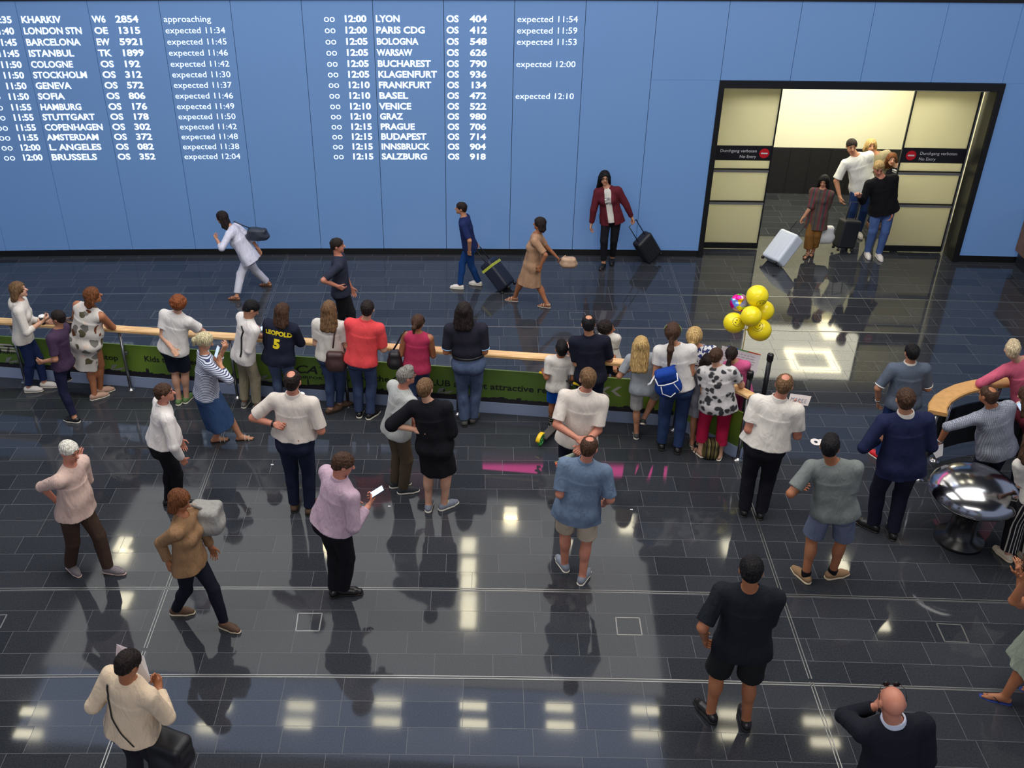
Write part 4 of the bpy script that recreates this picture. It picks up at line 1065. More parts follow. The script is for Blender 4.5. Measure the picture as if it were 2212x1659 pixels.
while x < RB[0]-0.1:
    w_ = 0.02+0.10*r2.rand(); hh = 0.225+0.035*r2.rand()
    if r2.rand() < 0.10: w_ = 0.022; hh = 0.27+0.07*r2.rand()
    k = len(sk.v); sk.v += [onban(x, 0.166), onban(x+w_, 0.166), onban(x+w_, hh), onban(x+w_*0.5, hh+(0.03 if w_ < 0.03 else 0.004)), onban(x, hh-0.004)]; sk.f.append((k, k+1, k+2, k+3, k+4)); x += w_
q = sk.build('skyline', plain('skyline_black', (28, 26, 34), 0.5)); q.parent = bno
ink = plain('banner_ink', (26, 30, 28), 0.6); pale = plain('banner_gray', (196, 190, 176), 0.5)
def btext(s, px, py, cap, width=None, mat=ink, bold=0.02, shear=0.0):
    x0, z0 = onrail(px, py); v, f = textmesh(s, 1.0, bold, shear=shear); sc = cap/0.72; sx_ = sc if width is None else width/v[:, 0].max()
    b = B(); b.add([onban(x0+x*sx_*dr[0], z0+y*sc, -0.016) for x, y, _ in v], f); q = b.build('lettering', mat); q.parent = bno
def pxw(p0, p1, py): return onrail(p1, py)[0]-onrail(p0, py)[0]
btext('TRAIN', -2, 762, 0.045, pxw(-2, 40, 760)); btext('CAT', -48, 756, 0.12, 0.6, shear=0.3)
btext('non-stop', 182, 772, 0.085, pxw(182, 256, 772)); btext('Kids travel free', 313, 779, 0.09, pxw(313, 313+62*15/8.0, 779))
btext('CAT', 636, 803, 0.125, pxw(636, 716, 800), shear=0.3); btext('AIRPORT TRAIN', 644, 815, 0.042, pxw(644, 756, 814))
btext('Join the CATS CLUB and get attractive rewards', 768, 819, 0.095, pxw(768, 1245, 822)) 
for cx_ in (1296, 1320):
    x0, z0 = onrail(cx_, 843); b = B(); hgt, arm, th_ = 0.075, 0.085, 0.055
    pts = [(0, 0), (arm, hgt), (arm+th_, hgt-0.0), (th_, 0), (arm+th_, -hgt), (arm, -hgt)]
    b.v = [onban(x0+a, z0+c, -0.016) for a, c in pts]; b.f = [(0, 3, 2, 1), (0, 5, 4, 3)]; q = b.build('chevron', pale); q.parent = bno
for k in range(3):
    x0, z0 = onrail(-2, 755-k*6.2); b = B(); b.v = [onban(x0, z0-0.014, -.016), onban(x0+0.28-0.03*k, z0-0.014, -.016), onban(x0+0.25-0.03*k, z0+0.014, -.016), onban(x0, z0+0.014, -.016)]; b.f = [(0, 1, 2, 3)]; q = b.build('logo_bar', pale); q.parent = bno
for px in (30, 255, 578, 958, 1228):   # pale winged train emblems on the skyline
    x0, z0 = onrail(px, 790+px*0.062+ (4 if px < 200 else 0)); z0 = 0.225; b = B()
    b.v = [onban(x0-0.09, z0+0.02, -.0165), onban(x0+0.07, z0+0.03, -.0165), onban(x0+0.15, z0+0.085, -.0165), onban(x0+0.02, z0+0.055, -.0165), onban(x0-0.03, z0+0.05, -.0165), onban(x0+0.03, z0+0.12, -.0165), onban(x0-0.06, z0+0.10, -.0165)]
    b.f = [(0, 1, 2, 3), (0, 4, 5, 6)]; q = b.build('emblem', plain('emblem_gray', (130, 132, 128), 0.5)); q.parent = bno
for px in (-180, 58, 285, 515, 753, 990, 1225, 1455):
    f_ = flo(px, 838+(px-285)*0.0745); x0 = f_[0]; y0 = raily(x0)-0.10
    pb = B(); pb.cyl((x0, y0, 0), (x0, y0, 0.94), 0.021, n=14); po = local(pb.build('post', steel, smooth=True), rail)
    db = B(); db.lathe([(0.062, 0.0), (0.062, 0.008), (0.03, 0.016), (0.021, 0.03)], (x0, y0, 0.0), 24); o = db.build('base_disc', steel, smooth=True); o.parent = po
    cb = B(); cb.cyl((x0, y0, 0.57), (x0+nr_[0]*0.09, y0+nr_[1]*0.09, 0.57), 0.014, n=10); cb.box((x0+0.03, y0+0.02, 0.575), (0.02, 0.02, 0.02)); o = cb.build('clamp', steel); o.parent = po
ep = flo(1593, 992); pb = B(); pb.cyl((ep[0], ep[1], 0), (ep[0], ep[1], 0.94), 0.022, n=14); po = local(pb.build('post', steel, smooth=True), rail)
db = B(); db.lathe([(0.068, 0.0), (0.068, 0.008), (0.03, 0.016), (0.022, 0.03)], (ep[0], ep[1], 0.0), 24); o = db.build('base_disc', steel, smooth=True); o.parent = po
# ---- curved rail on the right
cr_ = empty('railing', (5.4, 10.4, 0), label='curved wooden rail end with black panels at the right side', cat='railing')
cpts = [(4.89, 10.07), (4.94, 10.22), (5.05, 10.38), (5.19, 10.51), (5.36, 10.63), (5.55, 10.72), (5.77, 10.80), (6.05, 10.86), (6.5, 10.90), (7.4, 10.93)]
b = B(); sweep(b, cpts, 0.21, 0.95, 1.0); local(b.build('handrail', plain('oak_curved', (214, 164, 104), 0.4, noise=0.15, nscale=14)), cr_)
b = B()
for i in range(1, len(cpts)-1): vbox(b, V(*cpts[i]), V(*cpts[i+1]), 0.12, 0.72, -0.01, 0.01)
local(b.build('black_panel', plain('panel_black', (14, 14, 16), 0.3)), cr_)
for (x, y) in ((4.90, 10.10), (5.22, 10.50), (5.9, 10.80)):
    pb = B(); pb.cyl((x, y, 0), (x, y, 0.955), 0.021, n=14); po = local(pb.build('post', steel, smooth=True), cr_)
    db = B(); db.lathe([(0.065, 0.0), (0.065, 0.008), (0.03, 0.016), (0.021, 0.03)], (x, y, 0.0), 24); o = db.build('base_disc', steel, smooth=True); o.parent = po
# ---- belt posts beyond the rail end
def beltpost(px, py, hgt, lab):
    f_ = flo(px, py); t = empty('belt_post', tuple(f_), label=lab, cat='barrier post')
    B().cyl((0, 0, 0.02), (0, 0, hgt), 0.032, n=16).build('pole', plain('post_black', (24, 24, 28), 0.35), t, True)
    B().lathe([(0.165, 0.0), (0.165, 0.008), (0.10, 0.018), (0.034, 0.03)], (0, 0, 0), 32).build('base', plain('post_base', (196, 196, 192), 0.3, 0.4), t, True)
    B().lathe([(0.035, 0), (0.042, 0.005), (0.042, 0.085), (0.036, 0.10)], (0, 0, hgt), 18).build('belt_head', plain('post_black', (24, 24, 28), 0.35), t, True)
beltpost(1597, 948, 0.92, 'black belt barrier post on round base beside the rail end')
beltpost(1640, 905, 0.90, 'black belt barrier post behind the rail end, farther of two')
# ---- window-glass reflection built as a solid steel dome, pedestal added
dm = empty('reflection_dome', (4.98, 8.98, 0), label='steel dome standing for a window reflection, on added dark pedestal by the striped trousers woman', cat='window reflection')
prof = [(0.43, 0.62), (0.465, 0.64), (0.465, 0.66)]+[(0.465*cos(t), 0.66+0.26*sin(t)) for t in np.linspace(0.08, pi/2-0.02, 14)]
B().lathe(prof, (0, 0, 0), 64).build('dome', plain('mirror_steel', (190, 190, 192), 0.17, 1.0), dm, True)
B().lathe([(0.26, 0.0), (0.26, 0.04), (0.16, 0.08), (0.13, 0.3), (0.20, 0.55), (0.44, 0.62)], (0, 0, 0), 40).build('pedestal', plain('pedestal_dark', (24, 22, 24), 0.3), dm, True)
# ------------------------------------------------------------------ people
wcot = cloth('white_cotton', (214, 208, 200), 0.5); wlin = cloth('white_linen', (218, 214, 210), 0.6); wpolo = cloth('white_polo', (216, 206, 196), 0.55)
wshirt = cloth('white_dress_shirt', (222, 216, 212), 0.65)
jean = cloth('blue_jeans', (62, 76, 110), 0.6, 0.3); jeand = cloth('dark_jeans', (32, 38, 58), 0.6, 0.25); jeanw = cloth('washed_jeans', (78, 92, 122), 0.6, 0.35)
blk = cloth('black_cloth', (20, 20, 26), 0.5); blkt = cloth('black_trousers', (22, 22, 28), 0.5); nav = cloth('navy_cloth', (26, 30, 46), 0.6); navsuit = cloth('navy_suit', (30, 36, 68), 0.6)
kha = cloth('khaki_cotton', (150, 140, 116), 0.8); gryt = cloth('gray_tee', (118, 124, 122), 0.7); shgry = cloth('gray_shorts', (104, 112, 136), 0.7)
shoeb = plain('black_leather', (24, 22, 22), 0.35); shoew = plain('white_canvas', (224, 216, 208), 0.7); soleW = plain('white_sole', (222, 216, 200), 0.7); soleB = plain('black_sole', (26, 24, 24), 0.7)
shoeg = plain('gray_canvas', (120, 126, 138), 0.8); shoebr = plain('brown_suede', (88, 64, 48), 0.8); tan = plain('tan_suede', (150, 118, 84), 0.8); beltm = plain('belt_black', (22, 20, 20), 0.4)
G = 0.0075
PP = {}
PP['hoodie'] = person('person in white hooded top and dark jeans facing right beside the rail', (98, 836, 85), (64, 846, 82), (36, 611), face=72, hy=8, hp=-8, fem=True, w=0.95,
    aR=((54, 709, -0.2), (88, 697, -0.06)), aL=((70, 700, 0.12), (98, 694, 0.12)), hair=('bob', 'lbrown'), skin='light', g=G, seed=3, curl=(0.6, 1.0),
    clothes=[('jeans', cloth('indigo_jeans', (30, 44, 84), 0.5, 0.25), dict(len=1.86)), ('hoodie', wcot, dict(sl=1.45, hem=-0.035, loose=0.02, hood=wcot)), ('shoe', shoew, dict(sole=soleW))])
PP['paisley'] = person('person in sleeveless brown paisley dress leaning on the rail', (206, 862, 55), (218, 849, 62), (197, 623), face=16, hy=48, hp=-6, fem=True, w=1.42, belly=0.02,
    aR=((243, 706, 0.12), (222, 703, 0.32)), aL=((160, 712, 0.1), (190, 706, 0.34)), hair=('bob', 'auburn'), skin='tan', g=G, seed=4,
    clothes=[('dress', cloth('paisley_dress', (214, 208, 200), 0.4, pattern='paisley', cols=((112, 66, 40), (94, 88, 66), (120, 118, 112))), dict(sl=0, hem=-0.235, bw=0.128, bd=0.10, loose=0.03, nr=0.042)), ('shoe', plain('beige_shoe', (186, 150, 130), 0.7), dict(sole=soleW))])
PP['curly'] = person('person with curly red hair and white blouse, hand on hip at the rail', (388, 872, 5), (404, 868, 10), (385, 639), face=8, hy=6, fem=True, w=1.12,
    aL=((351, 727, -0.05), (368, 748, -0.16)), aR=((437, 716, 0.12), (425, 717, 0.36)), hair=('curly', 'red'), skin='light', g=G, seed=5,
    clothes=[('shorts', nav, dict(len=0.9, wide=0.012)), ('blouse', wlin, dict(sl=0.62, hem=-0.02, so=0.02, loose=0.022)), ('sneaker', plain('green_sneaker', (92, 122, 70), 0.7), dict(sole=soleW))])
PP['breton'] = person('person in blue striped top and denim skirt, blond ponytail, looking at a phone', (520, 951, 80), (466, 955, 68), (440, 721), face=62, hy=8, hp=26, fem=True, w=1.22, sx=0.0, sy=-0.17,
    aR=((485, 815, -0.18), (471, 779, 0.02)), aL=((478, 800, 0.28), (476, 772, 0.25)), hair=('pony', 'ash'), skin='mid', g=G, seed=6, curl=(0.7, 0.9),
    clothes=[('skirt', cloth('denim_skirt', (52, 78, 118), 0.5, 0.25), dict(bottom=-0.285, bw=0.118, bd=0.10, amp=0.006)), ('t_shirt', cloth('breton_top', (206, 210, 222), 0.5, pattern='breton', cols=((58, 66, 98),)), dict(sl=1.65, hem=0.0, loose=0.012)),
             ('sandal', plain('white_strap', (220, 214, 206), 0.6), dict(sole=soleB))])
PP['cargo'] = person('boy in white shirt and cargo trousers with black shoulder strap, head bent over a phone', (529, 878, 5), (556, 885, 42), (541, 651), face=46, hy=14, hp=38, w=1.0, hs=1.05,
    aR=((541, 748, -0.16), (556, 722, 0.06)), aL=((552, 740, 0.26), (560, 724, 0.20)), hair=('short', 'black'), skin='mid', g=G, seed=7, curl=(0.8, 0.8),
    clothes=[('cargo_trousers', kha, dict(len=1.86, wide=0.016)), ('shirt', wshirt, dict(sl=1.25, hem=-0.055, loose=0.026, collar=wshirt)), ('sneaker', plain('patterned_sneaker', (112, 112, 108), 0.7, noise=0.5, nscale=60), dict(sole=soleW, laces=soleW))])
PP['jersey'] = person('person in navy jersey with yellow lettering, long brown hair, leaning on the rail', (604, 884, 5), (628, 886, 10), (609, 657), face=4, hy=28, fem=True, w=1.25,
    aL=((578, 738, 0.06), (592, 738, 0.34)), aR=((648, 738, 0.1), (634, 741, 0.34)), hair=('half', 'brown'), skin='light', g=G, seed=8,
    clothes=[('jeans', jeanw), ('jersey', cloth('navy_jersey', (30, 34, 52), 0.5), dict(sl=1.0, so=0.02, hem=-0.055, loose=0.022)), ('sneaker', shoeg, dict(sole=soleW))])
PP['brownbag'] = person('person in white tee with long brown hair and brown shoulder bag at the rail', (714, 892, 50), (734, 881, 62), (710, 652), face=6, hy=4, fem=True, w=1.12,
    aL=((682, 738, 0.02), (694, 730, 0.3)), aR=((752, 757, -0.02), (745, 740, 0.3)), hair=('long', 'lbrown'), skin='light', g=G, seed=9,
    clothes=[('jeans', jean, dict(len=1.9)), ('t_shirt', wcot, dict(sl=0.72, hem=-0.01, loose=0.012)), ('shoe', shoebr, dict(sole=soleB))])
PP['coral'] = person('person in coral red polo and blue jeans leaning on the rail', (777, 899, 0), (800, 903, 32), (793, 651), face=2, hp=6, lean=0.02, w=1.16,
    aL=((760, 746, 0.05), (778, 742, 0.36)), aR=((827, 746, 0.02), (812, 742, 0.36)), hair=('short', 'dark'), skin='light', g=G, seed=10,
    clothes=[('jeans', jean, dict(wide=0.006)), ('polo_shirt', cloth('coral_polo', (222, 74, 78), 0.5), dict(sl=0.85, hem=-0.025, loose=0.016, collar=cloth('coral_polo', (222, 74, 78)))), ('sneaker', shoeb, dict(sole=soleW, laces=soleW))])
PP['tank'] = person('person in raspberry tank top with tied hair and black bag at the rail', (892, 903, 5), (916, 901, 10), (903, 682), face=5, hy=12, hp=4, fem=True, w=1.12,
    aL=((866, 765, 0.0), (880, 764, 0.34)), aR=((934, 758, 0.02), (920, 757, 0.34)), hair=('pony', 'brown'), skin='tan', g=G, seed=11,
    clothes=[('jeans', jean), ('tank_top', cloth('raspberry_tank', (176, 52, 86), 0.4), dict(sl=0, hem=-0.035, loose=0.01, nr=0.044)), ('sneaker', shoeg, dict(sole=soleW))], wear=[('headband', plain('band_black', (24, 22, 24), 0.6))])
PP['longhair'] = person('person with long dark hair, navy polo with sky blue cuffs and washed jeans', (1003, 917, -5), (1022, 912, 18), (1002, 655), face=3, w=1.28, belly=0.02,
    aL=((966, 748, 0.0), (984, 757, 0.32)), aR=((1047, 760, -0.02), (1028, 764, 0.32)), hair=('half', 'dark'), skin='tan', g=G, seed=12,
    clothes=[('jeans', jeanw, dict(wide=0.008, belt=beltm)), ('polo_shirt', cloth('dark_navy_polo', (36, 36, 48), 0.5), dict(sl=0.86, hem=0.075, drape=False, trim=plain('sky_trim', (130, 178, 220), 0.6))), ('shoe', plain('gray_suede', (70, 68, 66), 0.8), dict(sole=soleB))])
PP['scooter'] = person('boy in white tee and blue shorts standing on a scooter by the rail', (1190, 920, 8), (1208, 934, 14), (1214, 739), face=-4, hy=0, w=0.95, hs=1.22,
    aL=((1182, 806, -0.05), (1170, 800, 0.2)), aR=((1237, 805, -0.02), (1233, 822, 0.02)), hair=('top', 'black'), skin='tan', g=0.0065, seed=13, curl=(1.2, 0.4),
    clothes=[('shorts', cloth('royal_shorts', (20, 92, 190), 0.6), dict(len=0.9, wide=0.014)), ('t_shirt', wcot, dict(sl=0.75, hem=-0.04, loose=0.016)), ('sock', cloth('striped_sock', (26, 26, 28), 0.2, pattern='socks', cols=((170, 160, 140),)), dict(high=0.085)), ('sneaker', shoeb, dict(sole=soleW))])
PP['navyphone'] = person('person in black-navy polo with a thinning crown holding a phone beside the scooter boy', (1250, 936, 0), (1282, 940, 8), (1272, 683), face=2, hy=-4, hp=8, w=1.08,
    aL=((1246, 795, 0.0), (1235, 768, 0.14)), aR=((1316, 772, 0.05), (1300, 776, 0.34)), hair=('crown', 'black'), skin='mid', g=G, seed=14, curl=(0.9, 0.5),
    clothes=[('jeans', jeand), ('polo_shirt', cloth('ink_polo', (24, 27, 42), 0.6), dict(sl=0.86, hem=-0.03, loose=0.014, collar=cloth('ink_polo', (24, 27, 42)))), ('shoe', shoeb)])
PP['toddler'] = person('small child in white top with dark curly hair beyond the rail', (1306, 858, -10), (1322, 858, 0), (1312, 695), face=30, hy=60, fem=True, hs=1.35, w=1.0,
    aR=((1328, 752, -0.05), (1327, 776, -0.12)), aL=((1296, 760, 0.05), (1300, 780, 0.0)), hair=('curly', 'dark'), skin='tan', g=0.0065, seed=15,
    clothes=[('shorts', nav), ('t_shirt', wcot, dict(sl=0.6, hem=-0.03)), ('sneaker', shoew)])
PP['behindback'] = person('person in white polo with both hands behind the back holding flowers', (1212, 1091, -4), (1262, 1092, 8), (1271, 798), face=4, hy=-14, hp=-4, w=1.16,
    aL=((1206, 905, -0.12), (1250, 949, -0.30)), aR=((1292, 928, -0.12), (1250, 972, -0.34)), hair=('short', 'lbrown'), skin='red', g=G, seed=16, curl=(1.0, 1.1),
    clothes=[('trousers', nav), ('polo_shirt', wpolo, dict(sl=0.84, hem=-0.03, loose=0.018, collar=wpolo)), ('sneaker', shoeb, dict(sole=soleW))])
PP['blueshirt'] = person('person in blue-gray shirt and beige shorts walking away, bald spot', (1219, 1229, -24), (1257, 1257, 26), (1274, 947), face=8, hy=12, hp=16, w=1.26, belly=0.02,
    aL=((1211, 1056, -0.05), (1222, 1082, 0.2)), aR=((1320, 1089, -0.08), (1300, 1090, 0.24)), hair=('crown', 'brown'), skin='red', g=0.007, seed=17,
    clothes=[('shorts', cloth('beige_shorts', (186, 172, 152), 0.7), dict(len=0.86, wide=0.022)), ('shirt', cloth('bluegray_shirt', (104, 122, 146), 0.8), dict(sl=0.86, hem=-0.075, loose=0.022, so=0.02, collar=cloth('bluegray_shirt', (104, 122, 146)))), ('shoe', shoeg, dict(sole=soleW))])
PP['longblond'] = person('girl with long blond hair, gray tee and pale shorts, one leg bent', (1374, 945, 2), (1388, 916, 12, 0.16), (1386, 729), face=3, fem=True, hs=1.14, w=0.98, pitchR=35,
    aL=((1354, 786, 0.0), (1368, 790, 0.3)), aR=((1424, 788, 0.02), (1410, 794, 0.3)), kR=(1416, 860, 0.22), hair=('longer', 'blond'), skin='mid', g=0.0068, seed=18,
    clothes=[('shorts', cloth('stone_shorts', (176, 174, 170), 0.7), dict(len=0.95, wide=0.016)), ('t_shirt', cloth('pale_gray_tee', (158, 164, 170), 0.6), dict(sl=0.75, hem=-0.04, loose=0.016)), ('sneaker', plain('charcoal_canvas', (62, 64, 66), 0.7), dict(sole=soleW))])
PP['rucksack'] = person('person in white top with long dark ponytail and blue rucksack, jeans', (1428, 968, 0), (1463, 976, 10), (1455, 700), face=6, hy=4, fem=True, w=1.1,
    aL=((1420, 790, 0.0), (1434, 800, 0.22)), aR=((1491, 812, -0.04), (1502, 800, 0.24)), hair=('ponylong', 'brown'), skin='mid', g=G, seed=19,
    clothes=[('jeans', cloth('mid_jeans', (40, 58, 94), 0.6, 0.25), dict(wide=0.010)), ('blouse', wlin, dict(sl=0.5, hem=0.01, loose=0.014)), ('sneaker', shoeb, dict(sole=soleB))], wear=[('headband', plain('lime_band', (160, 196, 110), 0.5))])
PP['floralgirl'] = person('girl with blond bun and blue floral top in front of the ponytail woman', (1496, 949, 10), (1512, 949, 10), (1502, 710), face=12, hy=6, fem=True, hs=1.12, w=0.95,
    aL=((1476, 778, 0.0), (1484, 790, 0.3)), aR=((1512, 780, 0.0), (1506, 790, 0.22)), hair=('bun', 'blond'), skin='mid', g=0.007, seed=20,
    clothes=[('shorts', nav), ('top', cloth('floral_top', (214, 214, 218), 0.5, pattern='floral', cols=((48, 58, 104),)), dict(sl=0.5, hem=-0.03)), ('sneaker', shoew)])
PP['graydress'] = person('girl in plain gray tee dress half hidden behind the black and white blouse', (1494, 961, 5), (1508, 957, 15), (1530, 766), face=12, hy=0, fem=True, hs=1.1, w=1.0,
    aL=((1502, 822, 0.02), (1512, 838, 0.2)), aR=((1555, 830, 0.05), (1550, 845, 0.2)), hair=('long', 'dark'), skin='mid', g=0.0072, seed=21,
    clothes=[('dress', cloth('gray_dress', (142, 144, 154), 0.6), dict(sl=0.8, hem=-0.18, bw=0.112, bd=0.085)), ('sandal', plain('gray_strap', (90, 86, 84), 0.6), dict(sole=soleW))])
PP['leafblouse'] = person('person in black and white leaf blouse and raspberry cropped trousers', (1512, 983, -28), (1553, 990, 20), (1549, 754), face=10, hy=22, hp=8, fem=True, w=1.38, belly=0.015,
    aR=((1603, 833, 0.06), (1598, 838, 0.32)), aL=((1520, 840, 0.02), (1545, 850, 0.28)), hair=('short', 'brown'), skin='light', g=0.0072, seed=22,
    clothes=[('capri_trousers', cloth('raspberry_capri', (176, 26, 66), 0.6), dict(len=1.62, wide=0.018)), ('blouse', cloth('leaf_blouse', (206, 202, 202), 0.5, pattern='blobs', cols=((58, 58, 62),)), dict(sl=0.62, hem=-0.06, so=0.018, loose=0.02)), ('sandal', plain('dark_strap', (60, 52, 50), 0.6), dict(sole=soleW))])
PP['pinkgirl'] = person('girl in pink top holding up a white poster beside the leaf blouse woman', (1578, 932, 10), (1596, 934, 14), (1582, 752), face=22, hy=0, hp=4, fem=True, hs=1.12, w=0.95,
    aR=((1600, 826, 0.1), (1623, 812, 0.22)), aL=((1562, 818, 0.1), (1562, 806, 0.26)), hair=('ponylong', 'dark'), skin='mid', g=0.007, seed=23, curl=(0.9, 1.2),
    clothes=[('trousers', cloth('pink_trousers', (190, 70, 130), 0.6)), ('top', cloth('pink_top', (206, 92, 140), 0.6), dict(sl=0.5, hem=-0.04)), ('sneaker', shoew)])
PP['whiteshirt'] = person('person in white short-sleeved shirt and black trousers holding up a name sheet', (1606, 1110, 8), (1642, 1116, 16), (1698, 811), face=14, hy=8, hp=4, w=1.28, belly=0.015, lean=0.02,
    aL=((1619, 920, 0.0), (1660, 905, 0.32)), aR=((1722, 948, -0.02), (1722, 878, 0.26)), hair=('crown', 'lbrown'), skin='red', g=0.0072, seed=24, curl=(0.6, 1.0),
    clothes=[('trousers', cloth('black_slacks', (24, 25, 32), 0.6), dict(wide=0.014)), ('shirt', cloth('cream_shirt', (220, 214, 206), 0.65), dict(sl=0.72, hem=0.02, so=0.026, loose=0.026, collar=cloth('cream_shirt', (220, 214, 206)))), ('shoe', shoeb)])
PP['graytee'] = person('person in gray tee and blue-gray shorts with tan sneakers looking at a phone', (1738, 1254, -28), (1795, 1248, 72), (1797, 945), face=14, hy=4, hp=12, w=1.18,
    aL=((1716, 1056, -0.04), (1735, 1050, 0.26)), aR=((1831, 1094, -0.06), (1818, 1060, 0.24)), hair=('top', 'black'), skin='tan', g=0.007, seed=25, curl=(0.9, 0.9),
    clothes=[('shorts', shgry, dict(len=0.9, wide=0.026)), ('t_shirt', gryt, dict(sl=0.78, hem=-0.035, loose=0.018, so=0.016)), ('sock', blk, dict(high=0.03)), ('sneaker', tan, dict(sole=plain('cream_sole', (214, 198, 168), 0.7), laces=plain('tan_lace', (170, 140, 100), 0.8)))])
PP['graypolo'] = person('person in gray polo with white collar standing beyond the navy suit man', (1898, 992, -28), (1938, 985, 5), (1973, 745), face=4, hy=-10, w=1.22,
    aL=((1892, 845, -0.02), (1896, 880, 0.08)), aR=((2003, 830, 0.0), (1985, 838, 0.32)), hair=('short', 'black'), skin='mid', g=G, seed=26,
    clothes=[('jeans', cloth('royal_jeans', (34, 54, 104), 0.6, 0.25)), ('polo_shirt', cloth('slate_polo', (86, 96, 112), 0.6), dict(sl=0.86, hem=-0.03, loose=0.016, collar=wcot, trim=plain('white_trim', (215, 215, 215), 0.7))), ('sneaker', plain('red_sneaker', (214, 26, 40), 0.6), dict(sole=soleW))], wear=[('watch', -1, steel)])
PP['navysuit'] = person('person in navy suit with white collar seen from behind on the right', (1884, 1144, -50), (1926, 1160, 2), (1961, 842), face=3, w=1.22,
    aL=((1882, 945, -0.02), (1915, 940, 0.26)), aR=((2008, 936, -0.02), (1985, 935, 0.28)), hair=('short', 'brown'), skin='mid', g=0.0072, seed=27,
    clothes=[('trousers', cloth('navy_slacks', (22, 25, 42), 0.6), dict(wide=0.012)), ('jacket', navsuit, dict(sl=1.9, hem=-0.075, loose=0.02, collar=wcot, nb=0.026)), ('shoe', shoeb)])
PP['gingham'] = person('person in checkered gray shirt with cropped hair behind the reflection dome', (2092, 1096, -5), (2122, 1100, 5), (2140, 837), face=-12, hy=-14, w=1.22, belly=0.015,
    aL=((2040, 924, -0.05), (2028, 957, 0.02)), aR=((2172, 960, -0.02), (2150, 993, 0.05)), hair=('crown', 'brown'), skin='tan', g=G, seed=28, curl=(0.9, 0.6),
    clothes=[('trousers', nav), ('shirt', cloth('gingham_shirt', (168, 174, 186), 0.7, pattern='gingham', cols=((112, 118, 134), (128, 132, 144))), dict(sl=1.12, hem=-0.055, loose=0.022, collar=cloth('gingham_shirt', (168, 174, 186)))), ('shoe', shoeb)], wear=[('watch', -1, steel)])
PP['pinkjacket'] = person('person in pink jacket with short gray-blond hair leaning on the curved rail', (2170, 984, 0), (2202, 986, 5), (2192, 739), face=4, hy=10, fem=True, w=1.3,
    aL=((2138, 818, 0.0), (2150, 822, 0.34)), aR=((2240, 830, 0.0), (2225, 834, 0.3)), hair=('top', 'grayblond'), skin='light', g=G, seed=29,
    clothes=[('trousers', blkt, dict(wide=0.02)), ('jacket', cloth('pink_jacket', (196, 92, 118), 0.6), dict(sl=1.8, hem=-0.03, loose=0.022)), ('shoe', shoeb)])
PP['burgundy'] = person('person in burgundy sweater and jeans holding a phone at the right edge', (2182, 1092, -70), (2214, 1090, -30), (2226, 838), face=-40, hy=0, hp=20, fem=True, w=1.1,
    aL=((2200, 900, 0.02), (2208, 884, 0.22)), aR=((2250, 920, 0.05), (2222, 890, 0.22)), hair=('long', 'brown'), skin='light', g=0.008, seed=30, curl=(0.8, 0.8),
    clothes=[('jeans', jeand), ('sweater', cloth('burgundy_sweater', (84, 22, 36), 0.5), dict(sl=1.9, hem=-0.01)), ('shoe', plain('blush_shoe', (206, 150, 130), 0.6), dict(sole=soleW))])
PP['pinstripe'] = person('person in white top and black pinstriped trousers at the right edge', (2174, 1208, -22), (2214, 1214, 0), (2236, 936), face=-8, fem=True, w=1.1,
    aL=((2204, 1038, 0.02), (2216, 1052, 0.2)), aR=((2270, 1050, 0.0), (2250, 1060, 0.2)), hair=('half', 'brown'), skin='light', g=0.008, seed=31,
    clothes=[('trousers', cloth('pinstripe_trousers', (26, 26, 32), 0.3, pattern='pinstripe', cols=((186, 180, 172),)), dict(len=1.82, wide=0.045)), ('t_shirt', wcot, dict(sl=0.85, hem=0.0, loose=0.014)), ('sneaker', plain('cream_canvas', (216, 202, 178), 0.8), dict(sole=plain('cream_sole', (214, 198, 168), 0.7)))])
PP['flipflop'] = person('person in pale green skirt and blue flip-flops walking left at the lower right edge', (2166, 1516, -72), (2252, 1500, -75), (2238, 1208), face=-76, fem=True, w=1.1, sy=-0.05,
    aR=((2214, 1290, 0.1), (2204, 1270, 0.12)), aL=((2206, 1300, -0.2), (2210, 1262, -0.25)), hair=('half', 'brown'), skin='tan', g=0.0075, seed=32,
    clothes=[('skirt', cloth('sage_skirt', (138, 146, 132), 0.8, 0.25), dict(bottom=-0.27, bw=0.14, bd=0.13, folds=9, amp=0.016)), ('top', cloth('blue_floral_top', (176, 184, 200), 0.5, pattern='floral', cols=((54, 72, 120),)), dict(sl=0.45, hem=0.0)), ('flip_flop', plain('black_thong', (40, 34, 32), 0.6), dict(sole=plain('blue_foam', (34, 60, 140), 0.7)))])
PP['blacktee'] = person('person in black tee and black shorts, head down, in front of the white shirt man', (1533, 1552, -30), (1609, 1568, 0), (1627, 1208), face=10, hp=20, w=1.2,
    aL=((1533, 1326, -0.04), (1524, 1384, 0.06)), aR=((1660, 1334, 0.0), (1642, 1388, 0.08)), hair=('short', 'black'), skin='tan', g=0.007, seed=33,
    clothes=[('shorts', cloth('black_shorts', (30, 31, 34), 0.7), dict(len=0.92, wide=0.028)), ('t_shirt', cloth('charcoal_tee', (26, 30, 38), 0.7), dict(sl=0.85, hem=-0.05, loose=0.018, so=0.016)), ('sneaker', shoeb, dict(sole=soleB))])
PP['baldsuit'] = person('bald person in dark suit with sunglasses pushed up, hand raised to the ear', (1832, 1850, 0), (1894, 1856, 8), (1934, 1493), face=-4, hy=4, hp=2, w=1.22,
    aL=((1838, 1560, 0.16), (1900, 1524, 0.20)), aR=((2006, 1660, -0.02), (1990, 1720, 0.1)), hair=('bald', 'dark'), skin='red', g=0.007, seed=34, curl=(0.6, 0.4), glasses='top',
    clothes=[('trousers', blkt), ('jacket', cloth('black_suit', (26, 28, 38), 0.6), dict(sl=1.88, hem=-0.075, loose=0.02, collar=cloth('pale_collar', (196, 204, 222), 0.2), nb=0.026)), ('shoe', shoeb)])
